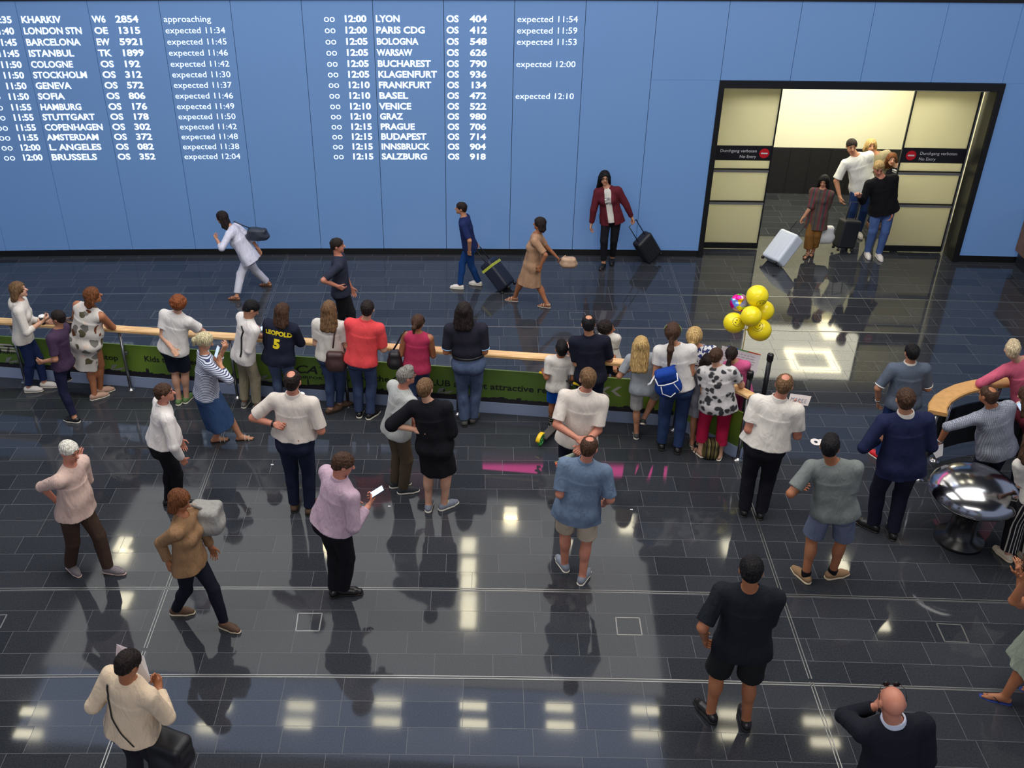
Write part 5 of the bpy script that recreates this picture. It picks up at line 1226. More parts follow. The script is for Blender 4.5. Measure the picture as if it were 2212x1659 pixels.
PP['papers'] = person('person in cream shirt with black shoulder strap reading a sheet at the bottom left', (300, 1726, 10), (352, 1732, 20), (272, 1412), face=24, hy=6, hp=26, w=1.16,
    aL=((204, 1520, 0.0), (252, 1470, 0.28)), aR=((358, 1545, -0.02), (344, 1488, 0.2)), hair=('short', 'dark'), skin='tan', g=0.007, seed=35, curl=(0.8, 1.1),
    clothes=[('trousers', cloth('dark_slacks', (34, 34, 44), 0.6)), ('shirt', cloth('warm_cream_shirt', (222, 200, 172), 0.65), dict(sl=1.86, hem=-0.01, loose=0.03, so=0.02)), ('shoe', shoeb)])
PP['akimbo'] = person('person in white polo and dark jeans, hand on hip, cup in the other hand', (637, 1100, -4), (670, 1107, 12), (630, 803), face=4, hy=2, w=1.18, belly=0.01,
    aL=((545, 904, -0.02), (598, 918, -0.12)), aR=((690, 920, -0.04), (668, 868, 0.30)), hair=('crown', 'dark'), skin='red', g=0.007, seed=36, curl=(0.9, 1.2),
    clothes=[('jeans', cloth('navy_jeans', (30, 36, 58), 0.6, 0.25), dict(wide=0.008, patch=plain('leather_patch', (150, 104, 74), 0.7))), ('polo_shirt', wpolo, dict(sl=0.84, hem=0.045, so=0.016, loose=0.024, collar=wpolo)), ('shoe', shoebr, dict(sole=soleB))], wear=[('watch', -1, plain('watch_black', (24, 24, 28), 0.3))])
PP['dressshirt'] = person('person in white long-sleeved shirt and black trousers looking right, arm hanging', (366, 1090, 60), (388, 1096, 62), (352, 831), face=58, hy=20, hp=-4, w=1.2, belly=0.035,
    aR=((374, 962, -0.25), (402, 1004, -0.12)), aL=((392, 950, 0.2), (408, 990, 0.22)), hair=('short', 'brown'), skin='red', g=0.0072, seed=37,
    clothes=[('trousers', blkt), ('shirt', wshirt, dict(sl=1.88, hem=0.035, loose=0.026, collar=wshirt, so=0.014)), ('shoe', shoeb)])
PP['lilac'] = person('person in lilac shirt and black trousers looking down at a phone held out', (724, 1284, 30), (742, 1283, 84), (740, 982), face=44, hy=26, hp=22, w=1.36, belly=0.05,
    aR=((762, 1106, -0.18), (802, 1084, 0.06)), aL=((742, 1100, 0.3), (770, 1096, 0.36)), hair=('short', 'brown'), skin='red', g=0.007, seed=38, curl=(0.6, 0.9),
    clothes=[('trousers', blkt, dict(wide=0.014)), ('shirt', cloth('lilac_shirt', (186, 160, 176), 0.8), dict(sl=1.82, hem=0.02, loose=0.026, collar=cloth('lilac_shirt', (186, 160, 176)), so=0.018)), ('shoe', shoeb)])
PP['grayhair'] = person('gray-haired person in pale gray ringer tee and brown trousers next to the black dress', (854, 1052, 70), (871, 1065, 76), (877, 795), face=48, hy=12, w=1.08,
    aR=((850, 912, -0.14), (862, 953, -0.02)), aL=((900, 905, 0.2), (905, 940, 0.2)), hair=('top', 'gray'), skin='red', g=0.0072, seed=39, glasses='black',
    clothes=[('trousers', cloth('olive_brown', (84, 72, 58), 0.6), dict(wide=0.010)), ('t_shirt', cloth('ringer_tee', (172, 174, 172), 0.7), dict(sl=0.9, hem=-0.035, loose=0.018, so=0.02, neckband=plain('ringer_black', (40, 40, 44), 0.8))), ('sneaker', plain('dark_gray_sneaker', (44, 48, 54), 0.7), dict(sole=soleW))])
PP['blackdress'] = person('person in black dress with cropped brown hair and gray sneakers, elbow out', (926, 1101, 2), (959, 1099, 52), (918, 820), face=8, hy=10, fem=True, w=1.25,
    aL=((858, 908, 0.0), (905, 930, -0.06)), aR=((976, 942, -0.02), (984, 936, 0.24)), hair=('short', 'lbrown'), skin='light', g=0.007, seed=40,
    clothes=[('dress', blk, dict(sl=1.02, hem=-0.21, so=0.03, bw=0.118, bd=0.098, loose=0.02)), ('sneaker', shoeg, dict(sole=soleW, laces=plain('yellow_lace', (226, 190, 40), 0.7)))])
PP['pinkshirt'] = person('white-haired person in pale pink shirt and brown trousers striding right', (236, 1236, 96), (154, 1230, 128), (146, 956), face=104, hy=10, hp=14, w=1.15, belly=0.03,
    aR=((100, 1048, -0.12), (120, 1080, 0.0)), aL=((190, 1040, 0.25), (176, 998, 0.22)), hair=('short', 'white'), skin='red', g=0.0072, seed=41,
    clothes=[('trousers', cloth('brown_trousers', (66, 50, 42), 0.6), dict(wide=0.012)), ('shirt', cloth('pale_pink_shirt', (206, 178, 166), 0.8), dict(sl=1.1, hem=-0.02, loose=0.026)), ('shoe', plain('taupe_shoe', (120, 112, 116), 0.8), dict(sole=plain('pink_sole', (216, 190, 180), 0.7)))])
PP['brownwalker'] = person('person in tan jacket with brown hair and dark trousers walking right with a pale bag', (486, 1356, 110), (382, 1326, 84), (385, 1062), face=98, hy=0, hp=20, fem=True, w=1.12, lean=0.0,
    aR=((350, 1170, -0.1), (362, 1210, -0.1)), aL=((440, 1150, 0.2), (455, 1180, 0.25)), hair=('bob', 'auburn'), skin='tan', g=0.0072, seed=42,
    clothes=[('trousers', cloth('dark_navy_trousers', (22, 25, 38), 0.6)), ('jacket', cloth('tan_jacket', (150, 116, 84), 0.8, 0.2), dict(sl=1.8, hem=-0.03, loose=0.022)), ('sneaker', shoebr, dict(sole=plain('cream_sole', (214, 198, 168), 0.7)))])
PP['navywalker'] = person('person in dark navy clothes walking left in front of the paisley dress', (164, 912, -80), (148, 832, -60, 0.06), (122, 672), face=-82, hy=0, fem=True, w=0.98, pitchR=30,
    aL=((118, 770, -0.2), (100, 780, -0.16)), aR=((140, 765, 0.2), (128, 790, 0.2)), hair=('short', 'dark'), skin='mid', g=0.0078, seed=43,
    clothes=[('jeans', cloth('ink_jeans', (28, 30, 56), 0.5), dict(len=1.85)), ('t_shirt', cloth('plum_tee', (70, 52, 76), 0.6), dict(sl=0.8, hem=-0.03)), ('sneaker', shoeb, dict(sole=soleW))])
GB = 0.0082
PP['allwhite'] = person('person all in white with a dark bag striding left along the glass wall', (580, 618, -82), (512, 648, -78), (478, 458), face=-84, hy=0, hp=10, lean=0.03, fem=True, w=1.1,
    aL=((490, 516, -0.22), (470, 520, -0.2)), aR=((530, 505, 0.15), (545, 520, 0.15)), hair=('half', 'dark'), skin='mid', g=GB, seed=44,
    clothes=[('trousers', cloth('white_trousers', (206, 206, 220), 0.6), dict(len=1.85, wide=0.012)), ('blouse', cloth('lavender_white', (206, 206, 222), 0.8), dict(sl=1.4, hem=-0.07, loose=0.03)), ('sandal', plain('brown_strap', (120, 70, 44), 0.6), dict(sole=plain('brown_sole', (70, 44, 32), 0.7), ankle=1))])
PP['darkman'] = person('person in dark clothes walking right, half hidden behind the people at the rail', (764, 738, 82), (726, 730, 80), (728, 516), face=84, hy=0, lean=0.0, w=1.08,
    aR=((715, 590, -0.25), (738, 622, -0.2)), aL=((745, 595, 0.2), (760, 625, 0.2)), hair=('short', 'dark'), skin='red', g=GB, seed=45,
    clothes=[('trousers', cloth('near_black_trousers', (26, 26, 30), 0.5)), ('shirt', cloth('dim_slate_shirt', (44, 48, 64), 0.7), dict(sl=0.85, hem=-0.03)), ('shoe', shoeb)])
PP['bluewalker'] = person('person in navy top, blue trousers and white sneakers pulling a dark case', (1034, 616, -80), (994, 624, -84), (996, 438), face=-85, hy=0, w=1.0,
    aL=((1010, 510, -0.22), (1014, 540, -0.18)), aR=((1018, 510, 0.2), (1036, 540, 0.22)), hair=('short', 'dark'), skin='mid', g=GB, seed=46, curl=(0.5, 1.0),
    clothes=[('trousers', cloth('cobalt_trousers', (20, 60, 116), 0.5)), ('t_shirt', cloth('cobalt_dark_top', (28, 40, 84), 0.6), dict(sl=0.85, hem=-0.03)), ('sneaker', shoew, dict(sole=soleW))])
PP['beigedress'] = person('person in beige dress walking left along the glass wall with a bag', (1112, 650, -80), (1182, 664, -74), (1166, 471), face=-82, hy=0, fem=True, w=1.18,
    aL=((1176, 548, -0.22), (1168, 575, -0.2)), aR=((1190, 548, 0.2), (1214, 566, 0.22)), hair=('bob', 'dark'), skin='tan', g=GB, seed=47,
    clothes=[('dress', cloth('beige_dress', (170, 134, 106), 0.7), dict(sl=0.85, hem=-0.24, bw=0.12, bd=0.13, folds=8)), ('sandal', plain('silver_strap', (200, 190, 170), 0.5), dict(sole=plain('pale_sole', (180, 170, 160), 0.7), ankle=1))])
PP['cardigan'] = person('person in burgundy cardigan and white tee pulling a black trolley case, facing the camera', (1322, 566, 186), (1303, 577, 200), (1307, 371), face=190, hy=-12, hp=0, fem=True, w=1.0, tw=4,
    aL=((1350, 438, -0.05), (1364, 468, -0.02)), aR=((1284, 446, 0.0), (1278, 480, 0.0)), hair=('long', 'black'), skin='mid', g=0.007, seed=48, glasses='thin', curl=(1.2, 0.5),
    clothes=[('trousers', blkt, dict(len=1.84)), ('t_shirt', wcot, dict(sl=0.5, hem=-0.03, off=0.009, so=0.002)), ('cardigan', cloth('burgundy_cardigan', (92, 30, 40), 0.7), dict(sl=1.9, hem=-0.06, off=0.018, loose=0.03, open=1)), ('shoe', shoeb)])
PP['whitetee'] = person('tall person in white tee and jeans coming through the sliding door', (1852, 508, 175), (1828, 512, 185), (1842, 302), face=180, hp=6, w=1.15,
    aL=((1876, 398, 0.0), (1868, 420, -0.05)), aR=((1806, 392, -0.02), (1814, 424, -0.12)), hair=('short', 'dark'), skin='mid', g=GB, seed=49,
    clothes=[('jeans', cloth('strong_jeans', (34, 56, 104), 0.6, 0.25)), ('t_shirt', cloth('bright_tee', (226, 226, 222), 0.7), dict(sl=0.85, hem=-0.05, loose=0.02, so=0.02)), ('sneaker', shoew)])
PP['blondrear'] = person('blond person in beige behind the white tee man in the doorway', (1876, 488, 180), (1896, 488, 180), (1884, 302), face=182, fem=True, w=1.1,
    hair=('bob', 'blond'), skin='mid', g=0.009, seed=50, clothes=[('trousers', nav), ('top', cloth('sand_top', (150, 140, 112), 0.6), dict(sl=0.8, hem=-0.03)), ('shoe', shoebr)])
PP['blackjacket'] = person('blond person in black jacket and jeans looking down in the doorway', (1896, 556, 176), (1872, 552, 184), (1901, 349), face=182, hp=24, w=1.25, lean=0.03,
    aL=((1930, 460, -0.02), (1924, 478, -0.12)), aR=((1862, 440, -0.02), (1856, 424, -0.16)), hair=('top', 'blond'), skin='red', g=GB, seed=51,
    clothes=[('jeans', cloth('pale_blue_jeans', (74, 98, 150), 0.6, 0.25)), ('jacket', cloth('black_jacket', (18, 18, 22), 0.6), dict(sl=1.85, hem=-0.06, loose=0.022)), ('sneaker', shoew)])
PP['scarfrear'] = person('person with striped scarf partly behind the right door leaf', (1930, 502, 190), (1946, 502, 190), (1929, 332), face=190, fem=True, w=1.05,
    hair=('half', 'auburn'), skin='light', g=0.009, seed=52, clothes=[('trousers', blkt), ('jacket', blk, dict(sl=1.8, hem=-0.05)), ('shoe', shoeb)])
PP['poncho'] = person('person in long striped wrap pulling a white suitcase out of the door', (1755, 549, 205), (1744, 554, 215), (1782, 380), face=205, hp=14, fem=True, w=1.08,
    aR=((1752, 448, -0.08), (1736, 469, -0.1)), aL=((1786, 448, 0.02), (1782, 476, 0.02)), hair=('half', 'black'), skin='mid', g=GB, seed=53, curl=(1.1, 1.0),
    clothes=[('trousers', cloth('gold_trousers', (126, 88, 44), 0.5), dict(len=1.7, wide=0.03)), ('dress', cloth('striped_wrap', (86, 74, 64), 0.6, pattern='longstripe', cols=((112, 52, 62), (60, 66, 70))), dict(sl=1.1, hem=-0.17, loose=0.03, so=0.03, name='wrap')), ('sandal', plain('dark_strap', (60, 52, 50), 0.6), dict(sole=soleB))])
# scarf on the woman behind the door leaf
q = PP['scarfrear']; b = B(); P0, u, r, f, Nk, Hh, Hc, A = q.fr
b.tube([Nk+r*cos(t)*0.085+f*(sin(t)*0.085+0.02)+u*(-0.005-0.02*sin(t)) for t in np.arange(16)*2*pi/16], 0.042, 10, True)
b.build('scarf', cloth('striped_scarf', (206, 206, 206), 0.5, pattern='breton', cols=((50, 52, 60),), sc=1.6), q.root, True)
# lettering on clothes
def on_cloth(p, key, s, cap, xc, zc, mat, back=True, bold=0.02, arch=0.0, squash=1.0):
    Sd = p.S[key]; v, fc = textmesh(s, 1.0, bold); sc = cap/0.72; P0, u, r, f, Nk, Hh, Hc, A = p.fr
    x = (v[:, 0]-(v[:, 0].max()+v[:, 0].min())/2)*sc*squash; z = v[:, 1]*sc - arch*(x/0.15)**2
    sg = 1.0 if back else -1.0
    base = P0+u*zc*Hh+r*xc*Hh
    P = base+r*(x*sg)[:, None]+u*z[:, None]-f*0.40*sg
    t = np.zeros(len(P))
    for _ in range(40):
        d = Sd.val(P+f*sg*t[:, None]); t = t+np.clip(d-0.004, -0.05, 0.08)
    meshobj('lettering', P+f*sg*t[:, None], fc if True else fc, mat, p.top, False)
yel = plain('yellow_print', (244, 222, 40), 0.6)
on_cloth(PP['jersey'], 'jersey', 'LEOPOLD', 0.062, 0.0, 0.225, yel, True, 0.05, 0.02, 0.92)
on_cloth(PP['jersey'], 'jersey', '5', 0.125, -0.004, 0.115, yel, True, 0.06)
on_cloth(PP['cardigan'], 't_shirt', 'CIFI', 0.05, 0.0, 0.205, plain('slate_print', (60, 70, 90), 0.7), False, 0.02)
on_cloth(PP['cardigan'], 't_shirt', 'EMPTY', 0.035, 0.0, 0.165, plain('slate_print', (60, 70, 90), 0.7), False, 0.01)
# ------------------------------------------------------------------ things carried and standing about
def px3(x, y, Y): return aty(x, y, Y)
def frame(fwd, up=(0, 0, 1)):
    f = norm(fwd); u = norm(np.asarray(up, float)-(np.asarray(up, float)@f)*f); r = np.cross(f, u); return r, f, u
def thing(name, loc, label, cat, group=None): return empty(name, tuple(float(q) for q in loc), label=label, cat=cat, group=group)
def rel(o, t): o.parent = t; o.matrix_parent_inverse = mathutils.Matrix.Translation(-t.location); return o
scrn = plain('lit_screen', (190, 214, 244), 0.3, emis=0.75); phw = plain('phone_white', (226, 224, 226), 0.35); phb = plain('phone_black', (22, 22, 26), 0.3)
def phone(loc, ax_long, nrm, label, body, sz=(0.036, 0.074, 0.0045), lit_=True):
    t = thing('phone', loc, label, 'phone'); y = norm(ax_long); z = norm(np.asarray(nrm)-(np.asarray(nrm)@y)*y); x = np.cross(y, z); A = np.stack([x, y, z]).T
    rel(B().box(loc, sz, A).build('case', body, bevel=0.004), t)
    rel(B().box(np.asarray(loc)+z*(sz[2]+0.0006), (sz[0]*0.9, sz[1]*0.86, 0.0006), A).build('screen', scrn if lit_ else plain('dark_screen', (40, 44, 54), 0.2)), t)
    return t
tocam = lambda q: norm(V(0, 0, CAMZ)-np.asarray(q))
def hold(p, s, out=0.02): return p.hand[s]+p.hdir[s]*out
# phones
q = px3(469, 760, PP['breton'].base[1]+0.02); phone(q, V(0.35, 0.3, 1), V(-0.8, -0.6, 0.5), 'white phone with lit screen held by the person in the striped top', phw)
q = px3(561, 712, PP['cargo'].base[1]+0.12); phone(q, V(0.8, 0.4, 0.25), V(-0.3, -0.5, 1), 'white phone held by the boy in cargo trousers', phw)
q = px3(1235, 760, PP['navyphone'].base[1]+0.12); phone(q, V(-0.5, 0.2, 1), V(-0.2, -1, 0.4), 'white phone with dark screen held by the navy polo man', phw, lit_=False)
q = px3(1803, 1012, PP['graytee'].base[1]+0.32); phone(q, V(0.5, 0.8, 0.35), V(0, -0.5, 1), 'bright lit phone in front of the gray tee man', phb)
q = px3(2207, 880, PP['burgundy'].base[1]+0.16); phone(q, V(-0.5, 0.3, 0.7), V(0.0, -1, 0.6), 'white phone held at the right edge by the burgundy sweater', phw)
q = px3(815, 1062, PP['lilac'].base[1]+0.10); phone(q, V(0.9, 0.35, 0.5), V(-0.45, -0.35, 0.9), 'black phone with lit screen held out by the person in lilac shirt', phb, (0.038, 0.078, 0.0045))
q = px3(1905, 1517, PP['baldsuit'].base[1]+0.12); phone(q, V(0.2, 0.6, 0.8), V(1, 0, 0), 'dark phone at the ear of the bald person in the suit', phb, lit_=False)
# cups
def cup(loc, label, sl, lidm, h=0.11):
    t = thing('paper_cup', loc, label, 'cup')
    B().lathe([(0.028, 0), (0.040, h)], (0, 0, 0), 22).build('cup', sl, t, True)
    B().lathe([(0.043, 0), (0.043, 0.010), (0.038, 0.020), (0.030, 0.022)], (0, 0, h), 22).build('lid', lidm, t, True)
cup(px3(94, 700, PP['hoodie'].base[1]-0.02), 'dark paper cup with white lid held by the hooded person', plain('cup_dark', (52, 46, 44), 0.6), plain('lid_white', (236, 234, 230), 0.4))
cup(px3(652, 868, PP['akimbo'].base[1]+0.30), 'white paper cup held by the person with hand on hip', plain('cup_white', (230, 222, 214), 0.6), plain('lid_white', (236, 234, 230), 0.4), 0.09)
# bags
def bag(name, loc, half, mat, label, strap=None, smat=None, yaw=0.0, slouch=0.25, trim=None, rad=0.05, sr=0.009, flat=None):
    t = thing(name, (loc[0], loc[1], loc[2]-half[2]), label, 'bag')
    a = radians(yaw); A = np.array([[cos(a), -sin(a), 0], [sin(a), cos(a), 0], [0, 0, 1.0]])
    Sb = S(creases(0.006, 14, int(loc[0]*100) % 97), 0.01)
    Sb.bx(loc, half, min(rad, min(half)*0.9), A); Sb.el(np.asarray(loc)-V(0, 0, half[2]*0.35), V(half[0]*(1+slouch), half[1]*(1.1+slouch), half[2]*0.7), A, k=0.04)
    rel(Sb.obj('bag_body', 0.009, mat), t)
    if strap is not None: rel(B().tube(strap, sr, 8, sq=flat).build('strap', smat or mat, None, True), t)
    if trim is not None:
        b = B(); z = loc[2]+half[2]*0.92
        b.tube([np.asarray(loc)+A.T@V(half[0]*1.02*cos(tt), half[1]*1.02*sin(tt), half[2]*0.92) for tt in np.arange(20)*2*pi/20], 0.007, 6, True)
        rel(b.build('rim', trim, None, True), t)
    return t
leaf = lambda n, c: plain(n, c, 0.5, noise=0.25, nscale=18)
Y = PP['paisley'].base[1]
bag('handbag', px3(160, 708, Y+0.06), (0.10, 0.07, 0.13), leaf('dark_brown_leather', (58, 42, 36)), 'dark brown handbag with tan rim hanging at the paisley dress', [px3(150, 690, Y+0.06), px3(170, 668, Y+0.04), px3(192, 655, Y+0.02), px3(180, 690, Y+0.08)], plain('tan_strap', (150, 110, 80), 0.5), trim=plain('tan_rim', (170, 140, 104), 0.5), yaw=10, slouch=0.05, rad=0.02)
Y = PP['brownbag'].base[1]
bag('shoulder_bag', px3(725, 780, Y-0.16), (0.115, 0.06, 0.14), leaf('maroon_leather', (70, 46, 46)), 'slouchy maroon-brown shoulder bag on the back of the white tee woman', [px3(719, 752, Y-0.15), px3(722, 725, Y-0.13), px3(728, 705, Y-0.07), px3(729, 700, Y+0.02)], sr=0.010, slouch=0.18)
Y = PP['tank'].base[1]
bag('shoulder_bag', px3(853, 775, Y-0.03), (0.075, 0.08, 0.12), leaf('black_leather_bag', (26, 24, 26)), 'black shoulder bag hanging at the left of the raspberry tank top', [px3(850, 755, Y-0.05), px3(858, 742, Y-0.06), px3(868, 722, Y-0.05), px3(875, 714, Y+0.0)], sr=0.012, slouch=0.25)
Y = PP['jersey'].base[1]
bag('shoulder_bag', px3(580, 772, Y-0.02), (0.035, 0.07, 0.085), leaf('black_leather_bag', (26, 24, 26)), 'small black shoulder bag at the left side of the navy jersey', [px3(577, 760, Y-0.03), px3(576, 730, Y-0.06), px3(582, 700, Y-0.04), px3(588, 694, Y+0.02)], sr=0.007)
Y = PP['papers'].base[1]
bag('shoulder_bag', px3(368, 1622, Y-0.06), (0.16, 0.11, 0.15), leaf('black_nylon', (28, 27, 32)), 'big black shoulder bag at the hip of the person reading a sheet', None, slouch=0.15, yaw=20)
def strap_on(p, key, pts, w, mat, off=0.006):
    Sd = p.S[key]; P0, u, r, f, Nk, Hh, Hc, A = p.fr; out = []
    for i in range(len(pts)-1):
        for tt in np.linspace(0, 1, 9)[:-1 if i < len(pts)-2 else None]: out.append(np.array(pts[i])*(1-tt)+np.array(pts[i+1])*tt)
    X = np.array([P0+r*a*Hh+u*b*Hh-f*0.42 for a, b in out]); t = np.zeros(len(X))
    for _ in range(45): t = t+np.clip(Sd.val(X+f*t[:, None])-off, -0.05, 0.08)
    t = np.minimum(t, 0.46)
    return B().tube(list(X+f*t[:, None]), w, 8, sq=(w, 0.004)).build('strap', mat, p.root, True)
bs = plain('strap_black', (24, 22, 24), 0.6)
strap_on(PP['papers'], 'shirt', [(-0.075, 0.275), (-0.075, 0.24), (-0.03, 0.12), (0.09, 0.01)], 0.013, bs)
strap_on(PP['cargo'], 'shirt', [(0.02, 0.275), (0.05, 0.24), (0.045, 0.18), (0.06, 0.10), (0.075, 0.02)], 0.012, bs)
# blue rucksack
Y = PP['rucksack'].base[1]; c = px3(1443, 824, Y-0.20); t = thing('rucksack', (c[0], c[1], c[2]-0.2), 'blue rucksack with white trim on the back of the ponytail woman', 'rucksack')
A = np.array([[0.94, 0.0, 0.34], [0, 1, 0], [-0.34, 0, 0.94]])
bl = cloth('blue_nylon', (24, 60, 142), 0.8, 0.2); wt = plain('white_piping', (222, 222, 228), 0.6)
Sb = S(creases(0.006, 15, 3), 0.01); Sb.bx(c, (0.135, 0.085, 0.17), 0.07, A); Sb.el(c-V(0, 0.02, 0.06), (0.155, 0.10, 0.12), A, k=0.05); rel(Sb.obj('pack', 0.009, bl), t)
Sf = S(); Sf.bx(c+A.T@V(0, -0.035, 0.12), (0.13, 0.085, 0.075), 0.05, A); rel(Sf.obj('flap', 0.009, bl), t)
loc2 = lambda x, y, z: c+A.T@V(x, y, z)
rel(B().tube([loc2(-0.13, -0.09, 0.14), loc2(-0.12, -0.128, 0.06), loc2(-0.05, -0.135, 0.045), loc2(0.05, -0.135, 0.045), loc2(0.12, -0.128, 0.06), loc2(0.13, -0.09, 0.14)], 0.008, 8).build('piping', wt, None, True), t)
rel(B().tube([loc2(-0.09, -0.13, 0.04), loc2(-0.10, -0.14, -0.06), loc2(-0.02, -0.13, -0.14), loc2(0.05, -0.13, -0.10)], 0.007, 8).build('cord', wt, None, True), t)
rel(B().tube([loc2(0.06, -0.13, 0.04), loc2(0.09, -0.14, -0.04), loc2(0.11, -0.10, -0.14)], 0.006, 8).build('cord', wt, None, True), t)
rel(B().tube([loc2(-0.11, -0.02, 0.16), loc2(-0.20, -0.03, 0.06), loc2(-0.24, -0.02, 0.04)], 0.012, 8, sq=(0.018, 0.004)).build('strap', wt, None, True), t)
rel(B().tube([loc2(0.08, 0.0, 0.18), px3(1470, 780, Y-0.02), px3(1474, 745, Y+0.02)], 0.012, 8, sq=(0.018, 0.005)).build('strap', bl, None, True), t)
# olive backpack on the floor between the leaf-blouse woman's feet
c = flo(1534, 992)+V(0, 0.05, 0.13); bag('backpack', c, (0.10, 0.08, 0.125), cloth('olive_nylon', (86, 76, 44), 0.8, 0.3, pattern='longstripe', cols=((40, 36, 30), (126, 116, 76)), sc=0.7), 'olive and black backpack on the floor between the raspberry trousers', None, slouch=0.1)
# flowers behind the back
h0 = px3(1247, 978, PP['behindback'].base[1]-0.34); h1 = px3(1210, 1000, PP['behindback'].base[1]-0.42)
t = thing('bouquet', h1, 'bunch of flowers in paper held behind the white polo back', 'bouquet'); d = norm(h1-h0); L0 = np.linalg.norm(h1-h0)
x_ = norm(np.cross(d, V(0, 0, 1))); y_ = np.cross(d, x_); AX = np.stack([x_, y_, d]).T
rel(B().lathe([(0.020, -0.02), (0.024, 0.03), (0.045, L0*0.7), (0.056, L0*0.95)], h0, 20, AX).build('wrapping', plain('sage_paper', (140, 150, 132), 0.7), None, True), t)
sb = B(); fb = B(); r3 = np.random.RandomState(9)
for k in range(9):
    a = r3.rand()*6.28; rr = 0.045*math.sqrt(r3.rand()); e = h0+d*(L0+0.02+0.03*r3.rand())+x_*rr*cos(a)+y_*rr*sin(a)
    sb.tube([h0+d*L0*0.5, e], 0.004, 6)
    if k < 5: fb.lathe([(0.001, -0.012), (0.014, -0.006), (0.017, 0.004), (0.008, 0.014)], e, 10, AX)
rel(sb.build('stems', plain('pale_stem', (196, 182, 96), 0.6), None, True), t); rel(fb.build('blooms', plain('coral_bloom', (214, 104, 76), 0.7), None, True), t)
# sheets of paper
def sheet(name, P4, label, cat, mat, lines=None, thick=0.0015, edge=None):
    P4 = [np.asarray(q, float) for q in P4]; n = norm(np.cross(P4[1]-P4[0], P4[3]-P4[0])); cen = sum(P4)/4
    if n@tocam(cen) < 0: n = -n
    t = thing(name, cen, label, cat)
    lo = [q-n*thick for q in P4]; hi = [q+n*thick for q in P4]
    rel(B().hexa(lo, hi).build('sheet', mat), t)
    uv = lambda a, b: (P4[0]*(1-a)+P4[1]*a)*(1-b)+(P4[3]*(1-a)+P4[2]*a)*b+n*(thick+0.001)
    if lines:
        b = B()
        for (a0, b0, a1, b1) in lines:
            q0, q1 = uv(a0, b0), uv(a1, b1); dd = norm(q1-q0); s_ = np.cross(n, dd)*0.0030
            k = len(b.v); b.v += [tuple(q0-s_), tuple(q1-s_), tuple(q1+s_), tuple(q0+s_)]; b.f.append((k, k+1, k+2, k+3))
        rel(b.build('writing', plain('pencil_gray', (120, 122, 136), 0.8)), t)
    if edge:
        for (a0, a1, col) in edge:
            q = [uv(a0, -0.06), uv(a1, -0.06), uv(a1, 0.0), uv(a0, 0.0)]; rel(B().hexa([w_-n*0.004 for w_ in q], [w_-n*0.002 for w_ in q]).build('coloured_edge', plain('edge_%d' % col[0], col, 0.6)), t)
    return t, uv, n
paper = plain('paper_white', (226, 224, 228), 0.7)
Y = PP['pinkgirl'].base[1]+0.30
r4 = np.random.RandomState(3); ln = []
for k in range(6):
    x0 = 0.08
    while x0 < 0.85:
        w_ = 0.05+0.1*r4.rand(); ln.append((x0, 0.16+0.12*k, x0+w_, 0.16+0.12*k+0.01*(r4.rand()-0.5))); x0 += w_+0.03
sheet('poster', [px3(1560, 747, Y), px3(1643, 768, Y), px3(1632, 812, Y-0.06), px3(1552, 796, Y-0.06)], 'white handwritten poster held up under the yellow balloons', 'poster', paper, ln, 0.003, [(0.15, 0.42, (60, 110, 200)), (0.42, 0.68, (96, 160, 84)), (0.68, 1.0, (214, 100, 50))])
Y = PP['whiteshirt'].base[1]+0.30
st = []
def glyph(a, b, w_, h_, segs):
    for (p_, q_) in segs: st.append((a+p_[0]*w_, b+p_[1]*h_, a+q_[0]*w_, b+q_[1]*h_))
glyph(0.10, 0.34, 0.13, 0.34, [((0, 1), (0, 0)), ((0, 0), (.5, .6)), ((.5, .6), (1, 0)), ((1, 0), (1, 1))]); glyph(0.28, 0.36, 0.12, 0.34, [((.5, 0), (1, .5)), ((1, .5), (.5, 1)), ((.5, 1), (0, .5)), ((0, .5), (.5, 0))])
glyph(0.46, 0.38, 0.10, 0.34, [((0, 0), (0, 1)), ((0, 0), (1, .25)), ((1, .25), (0, .5)), ((0, .5), (1, 1))]); glyph(0.62, 0.40, 0.09, 0.34, [((0, 0), (0, 1)), ((0, 0), (1, 0)), ((0, .5), (.8, .5)), ((0, 1), (1, 1))]); glyph(0.77, 0.42, 0.09, 0.34, [((0, 0), (0, 1)), ((0, 0), (1, 0)), ((0, .5), (.8, .5)), ((0, 1), (1, 1))])
sheet('name_sheet', [px3(1708, 850, Y), px3(1753, 856, Y), px3(1745, 877, Y-0.05), px3(1701, 871, Y-0.05)], 'white name sheet held up by the white short-sleeved shirt', 'paper', plain('paper_warm', (214, 204, 202), 0.7), st)
Y = PP['papers'].base[1]+0.30
sheet('paper_sheet', [px3(288, 1400, Y+0.04), px3(312, 1420, Y+0.02), px3(326, 1470, Y-0.06), px3(292, 1496, Y-0.08)], 'white printed sheet read by the person at the bottom left', 'paper', paper, [(0.3, 0.42, 0.6, 0.46), (0.32, 0.50, 0.58, 0.54), (0.36, 0.58, 0.56, 0.60)])
sheet('paper_sheet', [px3(252, 1391, Y+0.06), px3(286, 1404, Y+0.06), px3(280, 1420, Y+0.02), px3(250, 1418, Y+0.02)], 'pale folded sheet corner behind the dark head at the bottom left', 'paper', plain('paper_pink', (206, 192, 198), 0.7))
Y = PP['gingham'].base[1]-0.02
sheet('paper_sheet', [px3(2010, 968, Y), px3(2038, 958, Y), px3(2036, 984, Y-0.03), px3(2022, 990, Y-0.03)], 'white paper in the left hand of the checkered shirt', 'paper', paper)
